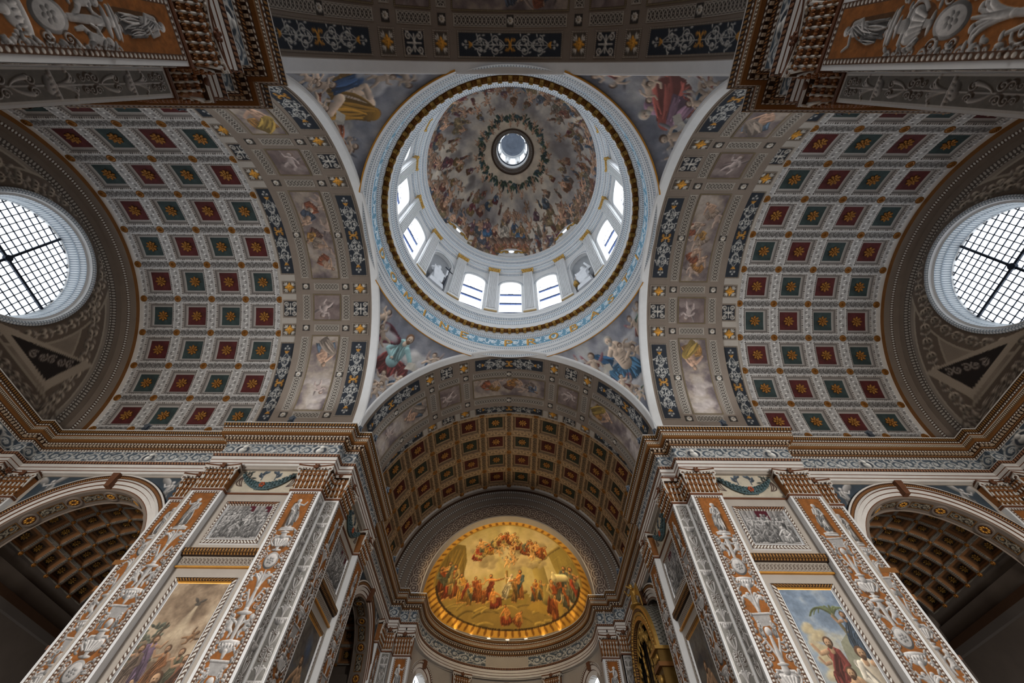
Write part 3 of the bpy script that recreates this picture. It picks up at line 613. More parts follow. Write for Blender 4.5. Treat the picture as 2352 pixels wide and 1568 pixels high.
class MB:
    """collects polygons with material and uv, makes one mesh"""
    def __init__(s): s.v, s.f, s.m, s.uv, s.sm = [], [], [], [], []
    def face(s, pts, mat=0, uv=None, smooth=False):
        n = len(s.v); s.v += [tuple(p) for p in pts]; s.f.append(tuple(range(n, n + len(pts)))); s.m.append(mat); s.sm.append(smooth)
        s.uv.append(uv or [(0, 0)] * len(pts))
    def box(s, x0, x1, y0, y1, z0, z1, mat=0):
        p = [(x, y, z) for z in (z0, z1) for y in (y0, y1) for x in (x0, x1)]
        for f in ((0, 2, 3, 1), (4, 5, 7, 6), (0, 1, 5, 4), (2, 6, 7, 3), (0, 4, 6, 2), (1, 3, 7, 5)): s.face([p[i] for i in f], mat)
    def frust(s, x0, x1, y0, y1, z0, X0, X1, Y0, Y1, z1, mat=0):
        a = [(x0, y0, z0), (x1, y0, z0), (x1, y1, z0), (x0, y1, z0)]; b = [(X0, Y0, z1), (X1, Y0, z1), (X1, Y1, z1), (X0, Y1, z1)]
        s.face(a[::-1], mat); s.face(b, mat)
        for i in range(4): s.face([a[i], a[(i + 1) % 4], b[(i + 1) % 4], b[i]], mat)
    def strip(s, rows, mat=0, wrap=False, smooth=True, caps=False):
        """rows: list of rings (lists of points), shared vertices"""
        n = len(s.v); k = len(rows[0])
        for r in rows: s.v += [tuple(p) for p in r]
        for i in range(len(rows) - 1):
            for j in range(k if wrap else k - 1):
                a, b = n + i * k + j, n + i * k + (j + 1) % k
                s.f.append((a, b, b + k, a + k)); s.m.append(mat); s.sm.append(smooth); s.uv.append([(0, 0)] * 4)
        if caps:
            for i in (0, len(rows) - 1):
                q = tuple(range(n + i * k, n + i * k + k)); s.f.append(q if i else q[::-1]); s.m.append(mat); s.sm.append(False); s.uv.append([(0, 0)] * k)
    def tube(s, pts, r0, r1=None, n=6, mat=0):
        r1 = r0 if r1 is None else r1; P = [Vector(p) for p in pts]; rows = []; ref = Vector((.3, .2, .93))
        for i, p in enumerate(P):
            t = (P[min(i + 1, len(P) - 1)] - P[max(i - 1, 0)]).normalized()
            if abs(t.dot(ref)) > .97: ref = Vector((.9, .3, .1))
            u = t.cross(ref).normalized(); w = t.cross(u); r = r0 + (r1 - r0) * i / (len(P) - 1)
            rows.append([p + (u * math.cos(2 * math.pi * k / n) + w * math.sin(2 * math.pi * k / n)) * r for k in range(n)])
        s.strip(rows, mat, True, True, True)
    def blob(s, c, rx, ry, rz, n=8, mat=0):
        rows = []
        for i in range(n // 2 + 1):
            a = math.pi * i / (n // 2) - math.pi / 2; q = max(.02, math.cos(a))
            rows.append([(c[0] + rx * q * math.cos(2 * math.pi * k / n), c[1] + ry * q * math.sin(2 * math.pi * k / n), c[2] + rz * math.sin(a)) for k in range(n)])
        s.strip(rows, mat, True, True)
    def lathe(s, prof, n=24, mat=0, a0=0.0, a1=2 * math.pi, mats=None, c=(0, 0), uvk=None):
        """prof: (r, z) pairs about the z axis; separate faces per band so edges stay crisp"""
        full = abs(a1 - a0) > 6.28
        for i in range(len(prof) - 1):
            (r0, z0), (r1, z1) = prof[i], prof[i + 1]; mm = mats[i] if mats else mat
            if mm is None: continue
            base = len(s.v); k = n if full else n + 1
            for (r, z) in ((r0, z0), (r1, z1)):
                s.v += [(c[0] + r * math.cos(a0 + (a1 - a0) * j / n), c[1] + r * math.sin(a0 + (a1 - a0) * j / n), z) for j in range(k)]
            rr = max(r0, r1)
            for j in range(n):
                a, b = base + j, base + (j + 1) % k
                s.f.append((a, b, b + k, a + k)); s.m.append(mm); s.sm.append(True)
                u0, u1 = rr * (a1 - a0) * j / n, rr * (a1 - a0) * (j + 1) / n
                s.uv.append([(u0, 0), (u1, 0), (u1, 1), (u0, 1)])
    def mesh(s, name, mats):
        me = bpy.data.meshes.new(name); me.from_pydata(s.v, [], s.f)
        for m in (mats if isinstance(mats, (list, tuple)) else [mats]): me.materials.append(m)
        me.polygons.foreach_set('material_index', np.array(s.m, np.int32)); me.polygons.foreach_set('use_smooth', np.array(s.sm, bool))
        uv = me.uv_layers.new(name='UVMap'); uv.data.foreach_set('uv', np.array([c for f in s.uv for p in f for c in p], np.float32))
        me.update(); return me
    def obj(s, name, mats, parent=None, **kw):
        return link(bpy.data.objects.new(name, s.mesh(name, mats)), parent, **kw)

def obj(name, me, parent=None, **kw):
    return link(bpy.data.objects.new(name, me), parent, **kw)

def copy_tree(o, parent=None):
    c = o.copy(); SC.collection.objects.link(c)
    if parent is not None: c.parent = parent
    for ch in list(o.children): copy_tree(ch, c)
    return c

def plan_offset(path, o):
    """offset an open plan polyline to its right by o, mitred"""
    out = []; n = len(path)
    for i, p in enumerate(path):
        dirs = []
        if i > 0: dirs.append((p[0] - path[i - 1][0], p[1] - path[i - 1][1]))
        if i < n - 1: dirs.append((path[i + 1][0] - p[0], path[i + 1][1] - p[1]))
        ns = [(d[1] / math.hypot(*d), -d[0] / math.hypot(*d)) for d in dirs]
        if len(ns) == 1: out.append((p[0] + ns[0][0] * o, p[1] + ns[0][1] * o)); continue
        bx, by = ns[0][0] + ns[1][0], ns[0][1] + ns[1][1]; k = 2 / (bx * bx + by * by)
        out.append((p[0] + bx * k * o, p[1] + by * k * o))
    return out

def sweep(mb, path, prof, close_ends=True):
    """prof: (offset, z, material of the band up to the next point)"""
    lens = [0.0]
    for a, b in zip(path, path[1:]): lens.append(lens[-1] + math.hypot(b[0] - a[0], b[1] - a[1]))
    offs = [plan_offset(path, q[0]) for q in prof]
    for i in range(len(prof) - 1):
        if prof[i][2] is None: continue
        for j in range(len(path) - 1):
            a, b, c, d = offs[i][j], offs[i][j + 1], offs[i + 1][j + 1], offs[i + 1][j]
            mb.face([(a[0], a[1], prof[i][1]), (b[0], b[1], prof[i][1]), (c[0], c[1], prof[i + 1][1]), (d[0], d[1], prof[i + 1][1])], prof[i][2],
                    [(lens[j], 0), (lens[j + 1], 0), (lens[j + 1], 1), (lens[j], 1)])

def arch_sweep(mb, cx, cz, prof, a0, a1, n, axis_pt, uvk=1.0):
    """prof: (radius, depth, material); axis_pt(x_along, depth, z) -> point; an arch ring about (cx, cz)"""
    for i in range(len(prof) - 1):
        (r0, d0, m), (r1, d1, _) = prof[i], prof[i + 1]
        if m is None: continue
        base = len(mb.v)
        for r, d in ((r0, d0), (r1, d1)):
            for j in range(n + 1):
                a = a0 + (a1 - a0) * j / n; mb.v.append(tuple(axis_pt(cx + r * math.cos(a), d, cz + r * math.sin(a))))
        for j in range(n):
            q = base + j; mb.f.append((q, q + 1, q + n + 2, q + n + 1)); mb.m.append(m); mb.sm.append(True)
            u0, u1 = r0 * abs(a1 - a0) * j / n, r0 * abs(a1 - a0) * (j + 1) / n; mb.uv.append([(u0, 0), (u1, 0), (u1, 1), (u0, 1)])

# ---------------------------------------------------------------- materials
MATS = {}
def nodes(name, rough=.75, metal=0.0, spec=.25):
    m = bpy.data.materials.new(name); m.use_nodes = True; nt = m.node_tree; b = nt.nodes['Principled BSDF']
    b.inputs['Roughness'].default_value = rough; b.inputs['Metallic'].default_value = metal; b.inputs['Specular IOR Level'].default_value = spec
    MATS[name] = m
    return m, nt, b
def N(nt, typ, **kw):
    n = nt.nodes.new(typ)
    for k, v in kw.items():
        if k in n.inputs: n.inputs[k].default_value = v
        else: setattr(n, k, v)
    return n
def mix(nt, a, b, fac, mode='MIX'):
    n = nt.nodes.new('ShaderNodeMix'); n.data_type = 'RGBA'; n.blend_type = mode
    for s, v in ((n.inputs[6], a), (n.inputs[7], b), (n.inputs[0], fac)):
        if hasattr(v, 'links'): nt.links.new(v, s)
        else: s.default_value = v if not isinstance(v, tuple) else (*v, 1)[:4]
    return n.outputs[2]
def L3(c): return tuple(float(x) for x in lin(c))

def plain(name, col, rough=.75, metal=0.0, var=.25, scale=2.5, bump=.0, spec=.25):
    """one colour with uneven wear"""
    m, nt, b = nodes(name, rough, metal, spec); tc = N(nt, 'ShaderNodeTexCoord'); no = N(nt, 'ShaderNodeTexNoise', Scale=scale, Detail=6.0, Roughness=.65)
    nt.links.new(tc.outputs['Object'], no.inputs['Vector']); r = N(nt, 'ShaderNodeMapRange'); r.inputs[3].default_value = 1 - var; r.inputs[4].default_value = 1 + var * .7
    nt.links.new(no.outputs['Fac'], r.inputs[0]); v = N(nt, 'ShaderNodeCombineColor')
    for i in range(3): nt.links.new(r.outputs[0], v.inputs[i])
    c = mix(nt, L3(col), v.outputs[0], 1.0, 'MULTIPLY'); nt.links.new(c, b.inputs['Base Color'])
    if bump:
        bn = N(nt, 'ShaderNodeBump', Strength=bump, Distance=.03); n2 = N(nt, 'ShaderNodeTexNoise', Scale=scale * 6, Detail=4.0); nt.links.new(tc.outputs['Object'], n2.inputs['Vector'])
        nt.links.new(n2.outputs['Fac'], bn.inputs['Height']); nt.links.new(bn.outputs['Normal'], b.inputs['Normal'])
    return m

def painted(name, rough=.8, grain=.12):
    m, nt, b = nodes(name, rough); at = N(nt, 'ShaderNodeAttribute', attribute_name='Col'); tc = N(nt, 'ShaderNodeTexCoord'); no = N(nt, 'ShaderNodeTexNoise', Scale=14.0, Detail=5.0)
    nt.links.new(tc.outputs['Object'], no.inputs['Vector']); r = N(nt, 'ShaderNodeMapRange'); r.inputs[3].default_value = 1 - grain; r.inputs[4].default_value = 1 + grain
    nt.links.new(no.outputs['Fac'], r.inputs[0]); v = N(nt, 'ShaderNodeCombineColor')
    for i in range(3): nt.links.new(r.outputs[0], v.inputs[i])
    nt.links.new(mix(nt, at.outputs['Color'], v.outputs[0], 1.0, 'MULTIPLY'), b.inputs['Base Color'])
    return m

def moulded(name, light, dark, period, duty=.5, rough=.6, rows=1, metal=0.0, tri=False):
    """carved moulding: eggs, beads or leaves repeated along u, one band high in v"""
    m, nt, b = nodes(name, rough, metal); uv = N(nt, 'ShaderNodeUVMap'); s = N(nt, 'ShaderNodeSeparateXYZ'); nt.links.new(uv.outputs[0], s.inputs[0])
    def M(op, a, c=None):
        n = N(nt, 'ShaderNodeMath', operation=op)
        for i, q in enumerate((a, c)):
            if q is None: continue
            if hasattr(q, 'links'): nt.links.new(q, n.inputs[i])
            else: n.inputs[i].default_value = q
        return n.outputs[0]
    u = M('MULTIPLY', s.outputs[0], 1 / period); v = M('MULTIPLY', s.outputs[1], rows)
    fu = M('ABSOLUTE', M('SUBTRACT', M('FRACT', u), .5)); fv = M('ABSOLUTE', M('SUBTRACT', M('FRACT', v), .5))
    d = M('ADD', M('MULTIPLY', fu, 1.0), M('MULTIPLY', fv, .8 if tri else .45)) if tri else M('POWER', M('ADD', M('POWER', fu, 2.0), M('MULTIPLY', M('POWER', fv, 2.0), .55)), .5)
    r = N(nt, 'ShaderNodeMapRange', interpolation_type='SMOOTHSTEP'); r.inputs[1].default_value = duty * .5; r.inputs[2].default_value = duty * .5 + .12; r.inputs[3].default_value = 1; r.inputs[4].default_value = 0
    nt.links.new(d, r.inputs[0]); nt.links.new(mix(nt, L3(dark), L3(light), r.outputs[0]), b.inputs['Base Color'])
    bn = N(nt, 'ShaderNodeBump', Strength=.7, Distance=.05); nt.links.new(r.outputs[0], bn.inputs['Height']); nt.links.new(bn.outputs['Normal'], b.inputs['Normal'])
    return m

def glowing(name, col, strength):
    m, nt, b = nodes(name, .3); b.inputs['Base Color'].default_value = (.02, .02, .02, 1); b.inputs['Emission Color'].default_value = (*col, 1); b.inputs['Emission Strength'].default_value = strength
    return m

PAINT = painted('fresco paint')
PLASTER = plain('grey plaster', C('a59c92'), var=.18, scale=.9, bump=.15)
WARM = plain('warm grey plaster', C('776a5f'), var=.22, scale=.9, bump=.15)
WHITE = plain('white stucco', C('d6d6d6'), .6, var=.14, scale=1.4)
FASCIA = plain('white fascia', C('cfcac4'), .55, var=.2, scale=1.8)
RUSTM = plain('rust red paint', C('66402a'), .6, var=.35, scale=3)
BROWN = plain('dark brown paint', C('3c2718'), .6, var=.3, scale=3)
OCHREM = plain('ochre soffit', C('7e5329'), .5, var=.25, scale=1.6)
GOLDP = plain('gold paint', C('c28a3a'), .42, .35, var=.3, scale=4)
GILT = plain('gilding', C('b48d4a'), .38, .6, var=.35, scale=6, bump=.3)
IRON = plain('dark iron', C('2c3340'), .5, .4, var=.2)
MARBLE = plain('white marble', C('e4e6ea'), .45, var=.1, scale=2)
TEAL = plain('slate blue ground', C('4b5560'), .7, var=.3, scale=4)
FLOORM = plain('warm marble floor', C('957a5c'), .35, var=.2, scale=.5)
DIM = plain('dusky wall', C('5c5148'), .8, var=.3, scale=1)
LEAD = plain('grey lead scale', C('6a675f'), .55, .2, var=.3, scale=4)
EGGR = moulded('rust egg moulding', C('8a6248'), C('3a2014'), .16, .55)
EGGW = moulded('white egg moulding', C('cfcac2'), C('59463a'), .17, .5)
LEAFG = moulded('gold leaf moulding', C('8e6534'), C('2e1c0d'), .14, .5, metal=.15)
LEAFB = moulded('brown leaf moulding', C('9a6a3c'), C('3c2412'), .1, .45)
RIBS = moulded('white tongue moulding', C('d6cdbc'), C('6a5540'), .11, .5, tri=True)
WLEAF = moulded('grey leaf moulding', C('dde2e6'), C('97a2ad'), .16, .55)
BEADW = moulded('white bead moulding', C('dfe4e8'), C('66707c'), .14, .5)
GREYEGG = moulded('grey egg moulding', C('a8a198'), C('544c46'), .2, .5)
# ================================================================ STRUCTURE
Z0, RA, RV, A = 18.05, 9.3, 10.2, 9.3
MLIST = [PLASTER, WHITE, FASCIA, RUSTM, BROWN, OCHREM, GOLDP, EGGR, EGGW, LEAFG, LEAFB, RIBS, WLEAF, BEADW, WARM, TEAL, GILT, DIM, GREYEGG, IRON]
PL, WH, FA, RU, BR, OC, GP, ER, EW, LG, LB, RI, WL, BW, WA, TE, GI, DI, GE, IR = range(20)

mb = MB(); mb.box(-30, 30, -46, 38, -1.9, -1.6); mb.obj('floor', FLOORM, kind='structure', label='warm marble floor of the basilica far below')
mb = MB(); mb.box(-9.3, 9.3, 11, 36, -1.6, -1.3); mb.obj('choir_bounce_slab', plain('dark bounce slab', C('3a2a1e'), .4), kind='structure', label='unseen dark slab on the choir floor, added to cut bounce light')  # unseen slab added to weaken light bounced up into the choir vault

# ---- faces of the four piers: (s along, d depth, z) -> world
def face_matrix(ix, iy, swap):
    # s -> x (or y when swapped), d -> y (or x)
    if not swap: return Matrix(((ix, 0, 0, 0), (0, iy, 0, 0), (0, 0, 1, 0), (0, 0, 0, 1)))
    return Matrix(((0, ix, 0, 0), (iy, 0, 0, 0), (0, 0, 1, 0), (0, 0, 0, 1)))
FACES = {'left front': face_matrix(-1, 1, 0), 'right front': face_matrix(1, 1, 0), 'left choir': face_matrix(-1, 1, 1), 'right choir': face_matrix(1, 1, 1),
         'left nave': face_matrix(-1, -1, 1), 'right nave': face_matrix(1, -1, 1), 'left rear': face_matrix(-1, -1, 0), 'right rear': face_matrix(1, -1, 0)}
WALLNAME = {'left front': 'wall_left_front', 'right front': 'wall_right_front', 'left choir': 'wall_left_choir', 'right choir': 'wall_right_choir',
            'left nave': 'wall_left_nave', 'right nave': 'wall_right_nave', 'left rear': 'wall_left_rear', 'right rear': 'wall_right_rear'}
SC_, ZC, RC = 21.2, 10.35, 3.88      # chapel arch: centre along the wall, springing height, inner radius
def wall_mesh(arched):
    m = MB(); m.box(9.45, 15.9, 8.88, 9.6, -1.6, 15.15, PL); m.box(15.85, 15.96, 8.6, 9.6, -1.6, 15.15, PL)
    m.box(9.45, 15.8, 8.7, 10.4, 15.0, 17.9, PL); m.box(15.85, 28.2, 9.5, 10.4, 15.05, 17.9, PL)
    d = 9.6
    if not arched: m.box(15.9, 28.2, d, d + .8, -1.6, 15.1, PL); return m.mesh('pier wall', MLIST)
    n = 40; R = RC + .15
    m.face([(15.9, d, -1.6), (SC_ - R, d, -1.6), (SC_ - R, d, 15.1), (15.9, d, 15.1)], PL); m.face([(SC_ + R, d, -1.6), (28.2, d, -1.6), (28.2, d, 15.1), (SC_ + R, d, 15.1)], PL)
    for i in range(n):
        a, b = math.pi * i / n, math.pi * (i + 1) / n
        p, q = (SC_ + R * math.cos(a), ZC + R * math.sin(a)), (SC_ + R * math.cos(b), ZC + R * math.sin(b))
        m.face([(p[0], d, p[1]), (p[0], d, 15.1), (q[0], d, 15.1), (q[0], d, q[1])], PL)
    for x in (SC_ - R, SC_ + R): m.face([(x, d, -1.6), (x, 10.5, -1.6), (x, 10.5, ZC), (x, d, ZC)], PL)
    m.box(27.0, 28.4, 8.56, 9.6, -1.6, 15.1, PL)
    return m.mesh('pier wall with chapel arch', MLIST)
_wa, _wp = wall_mesh(True), wall_mesh(False); WALLS = {}
for k, F in FACES.items():
    o = obj(WALLNAME[k], _wa if 'nave' not in k else _wp, kind='structure', label='stuccoed %s wall of the crossing' % k); o.matrix_world = F; WALLS[k] = o

# ---- entablature
PROF = [(-.5, 15.1, FA), (.02, 15.1, FA), (.02, 15.25, RU), (.05, 15.28, FA), (.05, 15.45, RU), (.075, 15.48, FA), (.075, 15.68, BR), (.085, 15.7, ER), (.14, 15.84, FA), (.14, 15.87, FA), (-.08, 15.88, None),
        (-.08, 16.7, FA), (-.06, 16.72, EW), (0.0, 16.8, BR), (.02, 16.8, LB), (.09, 16.9, BR), (.10, 16.9, BR), (.10, 17.02, BR), (.2, 17.03, EW), (.24, 17.1, BR), (.25, 17.12, OC), (.40, 17.13, OC), (.40, 17.22, RI), (.42, 17.4, FA), (.43, 17.42, OC), (.44, 17.5, BR), (.455, 17.52, EW), (.48, 17.6, BR), (.485, 17.62, LG), (.535, 17.82, FA), (.545, 17.87, FA), (-.6, 17.95, None)]
_arc = [(-7.25 * math.cos(t), 29.1 + 7.25 * math.sin(t)) for t in [math.pi / 2 * i / 24 for i in range(25)]]
PATH_F = [(-27.75, 0), (-27.75, 8.56), (-27.0, 8.56), (-27.0, 9.32), (-15.96, 9.32), (-15.96, 8.56), (-9.3, 8.56), (-9.3, 9.3), (-8.56, 9.3), (-8.56, 15.96), (-9.32, 15.96), (-9.32, 27.0), (-8.56, 27.0), (-8.56, 27.75), (-7.25, 27.75)] + _arc
PATH_R = [(-8.56, -30), (-8.56, -9.3), (-9.3, -9.3), (-9.3, -8.56), (-15.96, -8.56), (-15.96, -9.32), (-27.0, -9.32), (-27.0, -8.56), (-27.75, -8.56), (-27.75, 0)]
def dentils(path):
    m = MB(); off = plan_offset(path, .10)
    for a, b in zip(off, off[1:]):
        L = math.hypot(b[0] - a[0], b[1] - a[1]); n = int(L / .2)
        if n < 1: continue
        ux, uy = (b[0] - a[0]) / L, (b[1] - a[1]) / L; nx, ny = uy, -ux
        for i in range(n):
            t = (i + .5) * L / n; c = (a[0] + ux * t, a[1] + uy * t); h = .05
            q = [(c[0] + ux * s * h + nx * o, c[1] + uy * s * h + ny * o) for s, o in ((-1, 0), (1, 0), (1, .09), (-1, .09))]
            lo = [(x, y, 16.9) for x, y in q]; hi = [(x, y, 17.02) for x, y in q]
            m.face(lo, 0)
            for i0, i1 in ((1, 2), (2, 3), (3, 0)): m.face([lo[i0], lo[i1], hi[i1], hi[i0]], 0)
    return m.mesh('dentils', plain('dentil stone', C('b9a48c'), .6) if 'dentil stone' not in MATS else MATS['dentil stone'])
# frieze: rinceau in grisaille on slate blue, painted per stretch
_fz = []
for i in range(2):
    cv = Canvas(6.0, .84, 210, C('4c5660')); cv.mottle(.35, 14, i); scrollwork(cv, 0, 6.0, .42, .36, 8 if i else 9, C('b9b9b6'), None, .35, .12, i)
    if i == 0:
        for x in (1.0, 5.0): cv.ell(x, .42, .42, .36, C('a8a6a2'), 0, .3); cv.ell(x, .42, .33, .28, C('3a3f46')); cv.ell(x, .36, .2, .22, C('c0beb9'), 0, .5); cv.ell(x + .05, .62, .12, .14, C('c9c7c2'), 0, .5)
    _fz.append(cv)
def frieze_panels(path, parent):
    off = plan_offset(path, -.08); k = 0; arc = []
    for i, (a, b) in enumerate(zip(off, off[1:])):
        L = math.hypot(b[0] - a[0], b[1] - a[1])
        if i >= 15 and len(path) > 20: arc.append(a); continue
        n = max(1, round(L / 6.0)); ux, uy = (b[0] - a[0]) / L, (b[1] - a[1]) / L; nx, ny = uy * .012, -ux * .012
        for j in range(n):
            cv = _fz[k % 2]; k += 1; seg = L / n; nn = max(4, int(210 * seg / 6)) if seg < 6 else 210
            t = np.linspace(0, seg, nn)[None, :] + j * seg; z = np.linspace(15.9, 16.69, cv.ny)[:, None]
            P = np.stack([a[0] + ux * t + nx + 0 * z, a[1] + uy * t + ny + 0 * z, z + 0 * t], -1)
            obj('frieze_panel', grid_mesh('frieze panel', P, cv.a[:, :nn] if seg < 6 else cv.a, PAINT), parent)
    if arc:
        arc.append(off[-1]); t = np.linspace(0, math.pi / 2, 260)[None, :]; z = np.linspace(15.9, 16.69, _fz[1].ny)[:, None]; r = 7.25 + .08 - .012
        P = np.stack([-r * np.cos(t) + 0 * z, 29.1 + r * np.sin(t) + 0 * z, z + 0 * t], -1); cc = np.concatenate([_fz[1].a, _fz[0].a], 1)[:, :260]
        obj('frieze_panel', grid_mesh('frieze panel', P, cc, PAINT), parent)
TRIM = []
for n, path, nm in ((1, PATH_F, 'left side of crossing, transept and choir'), (3, PATH_R, 'left of the nave and rear transept')):
    m = MB(); sweep(m, path, PROF); me = m.mesh('entablature', MLIST); dm = dentils(path)
    t = obj('trim_%d' % n, me, kind='structure', label='gilded and white entablature along the ' + nm)
    obj('dentils', dm, t, kind='stuff'); frieze_panels(path, t); TRIM.append(t)
for t, n, nm in ((TRIM[0], 2, 'right side of crossing, transept and choir'), (TRIM[1], 4, 'right of the nave and rear transept')):
    c = copy_tree(t); c.name = 'trim_%d' % n; c.scale = (-1, 1, 1); c['label'] = 'gilded and white entablature along the ' + nm

# ---- vaults
def vrev(m, prof, a0=0.0, a1=math.pi, n=96):
    """prof: (x, R, mat): surface of revolution about the vault axis"""
    arch_sweep(m, 0, Z0, [(R, x, mt) for x, R, mt in prof], a0, a1, n, lambda q, d, z: (d, q, z))
def cyl_mesh(name, cv, x0, R, up=1, along='x', smooth=True, mat=None):
    """canvas laid on the vault, centred at the crown; along='x': canvas x runs with the axis, 'phi': canvas x runs round the vault"""
    a = np.linspace(0, 1, cv.nx)[None, :]; b = np.linspace(0, 1, cv.ny)[:, None]; r = R - cv.z
    if along == 'x': X = x0 + a * cv.w + 0 * b; dl = up * (b - .5) * cv.h / R + 0 * a
    else: X = x0 + b * cv.h + 0 * a; dl = (a - .5) * cv.w / R + 0 * b
    return grid_mesh(name, np.stack([X, -r * np.sin(dl), r * np.cos(dl)], -1), cv.a, mat or PAINT, smooth)
def on_vault(name, me, phi, parent, x=0.0, **kw):
    o = obj(name, me, parent, **kw); o.location = (x, 0, Z0); o.rotation_euler = (math.radians(phi - 90), 0, 0); return o

# coffers
DX, DPH, X1 = 2.48, 13.86, 16.72
def coffer_mesh(col, nm, tint=1.0):
    w, h = DX, math.radians(DPH) * RV; cv = Canvas(w, h, 62, C('a9a6a2')); cv.mottle(.12, 6, 3)
    rib, orn = C('a8a4a1'), C('5d5956')
    Y, X = np.mgrid[0:cv.ny, 0:cv.nx]; X = X * cv.px; Y = Y * cv.py; d = np.minimum(np.minimum(X, w - X), np.minimum(Y, h - Y))
    cv.a[d < .28] = np.array(rib, np.float32)
    for y in (0, h): scrollwork(cv, .3, w - .3, y, .2, 6, orn, None, .2, .16, 2)
    for x in (0, w):
        for k in range(6):
            y = .3 + (h - .6) * (k + .5) / 6; s = 1 if k % 2 else -1
            cv.tube([(x - .15, y - .13 * s), (x + .15, y + .13 * s)], .025, .025, orn); cv.ell(x, y, .09, .06, C('dad8d4'), 0, .4); cv.ell(x + .1 * s, y + .1, .05, .03, orn)
    cv.a[(d > .255) & (d < .285)] = np.array(C('c9c6c2'), np.float32)
    egg = (d >= .285) & (d < .39); tt = np.where((np.abs(X - w / 2) / w > np.abs(Y - h / 2) / h), Y, X)
    wv = np.abs(((tt / .13) % 1) - .5); cv.a[egg] = np.where(wv[egg][:, None] < .28, np.array(C('b9b2ac')), np.array(C('4d4744')))
    fr = (d >= .39) & (d < .60); cv.a[fr] = np.array(C('8d8681'), np.float32); cv.a[(d >= .44) & (d < .465)] = np.array(C('55504d'), np.float32); cv.a[(d >= .555) & (d < .58)] = np.array(C('b4aea8'), np.float32); cv.a[(d >= .58) & (d < .6)] = np.array(C('403c3a'), np.float32)
    pan = d >= .60; base = np.array(col, np.float32); cv.a[pan] = base * (.75 + .5 * fbm(cv.nx, cv.ny, 7, 5)[pan][:, None])
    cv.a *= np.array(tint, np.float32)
    cv.z = np.interp(d, [0, .28, .29, .335, .385, .40, .59, .61, 3], [0, 0, -.02, .015, -.03, -.08, -.19, -.22, -.22]).astype(np.float32)
    a = np.linspace(-w / 2, w / 2, cv.nx)[None, :]; b = np.linspace(-.5, .5, cv.ny)[:, None] * math.radians(DPH); r = RV - cv.z
    return grid_mesh(nm, np.stack([a + 0 * b, -r * np.sin(b) + 0 * a, r * np.cos(b) + 0 * a], -1), cv.a, PAINT)
COF = [coffer_mesh(C('4f2120'), 'red coffer'), coffer_mesh(C('323e3d'), 'green coffer')]; COF_WARM_LIT = [coffer_mesh(C('4f2120'), 'warm lit red coffer', (.86, .72, .55)), coffer_mesh(C('323e3d'), 'warm lit green coffer', (.86, .72, .55))]  # second pair, for the choir: its dim warm light put into the tint
def rosette_mesh(R, r, nm, mat, d=.1, petals=8, disc=False):
    m = MB()
    if disc: m.lathe([(r, -.03), (r, .035), (r * .86, .06), (r * .74, .03), (r * .6, .03), (r * .5, .06), (.01, .085)], 16)
    else:
        for k in range(petals):
            a = k * 2 * math.pi / petals; n0 = len(m.v); m.blob((.66 * r, 0, .02), .38 * r, .25 * r, .055, 6); m.blob((.86 * r, 0, .05), .13 * r, .15 * r, .04, 6)
            m.v[n0:] = [(x * math.cos(a) - y * math.sin(a), x * math.sin(a) + y * math.cos(a), z) for x, y, z in m.v[n0:]]
    for k in range(6):
        a = k * math.pi / 3 + .3; n0 = len(m.v); m.blob((.34 * r, 0, .06), .24 * r, .17 * r, .055, 6); m.v[n0:] = [(x * math.cos(a) - y * math.sin(a), x * math.sin(a) + y * math.cos(a), z) for x, y, z in m.v[n0:]]
    m.blob((0, 0, .1), .2 * r, .2 * r, .08, 6)
    m.v = [(x, -y, R - z) for x, y, z in m.v]
    return m.mesh(nm, mat)
ROS = rosette_mesh(RV + .2, .38, 'gilt rosette', plain('rosette gold', C('a8743a'), .45, .35, .45, 7)); BOSS = rosette_mesh(RV, .235, 'gilt boss', plain('old gold', C('8f5e28'), .45, .35, .4, 6), disc=True, petals=0)

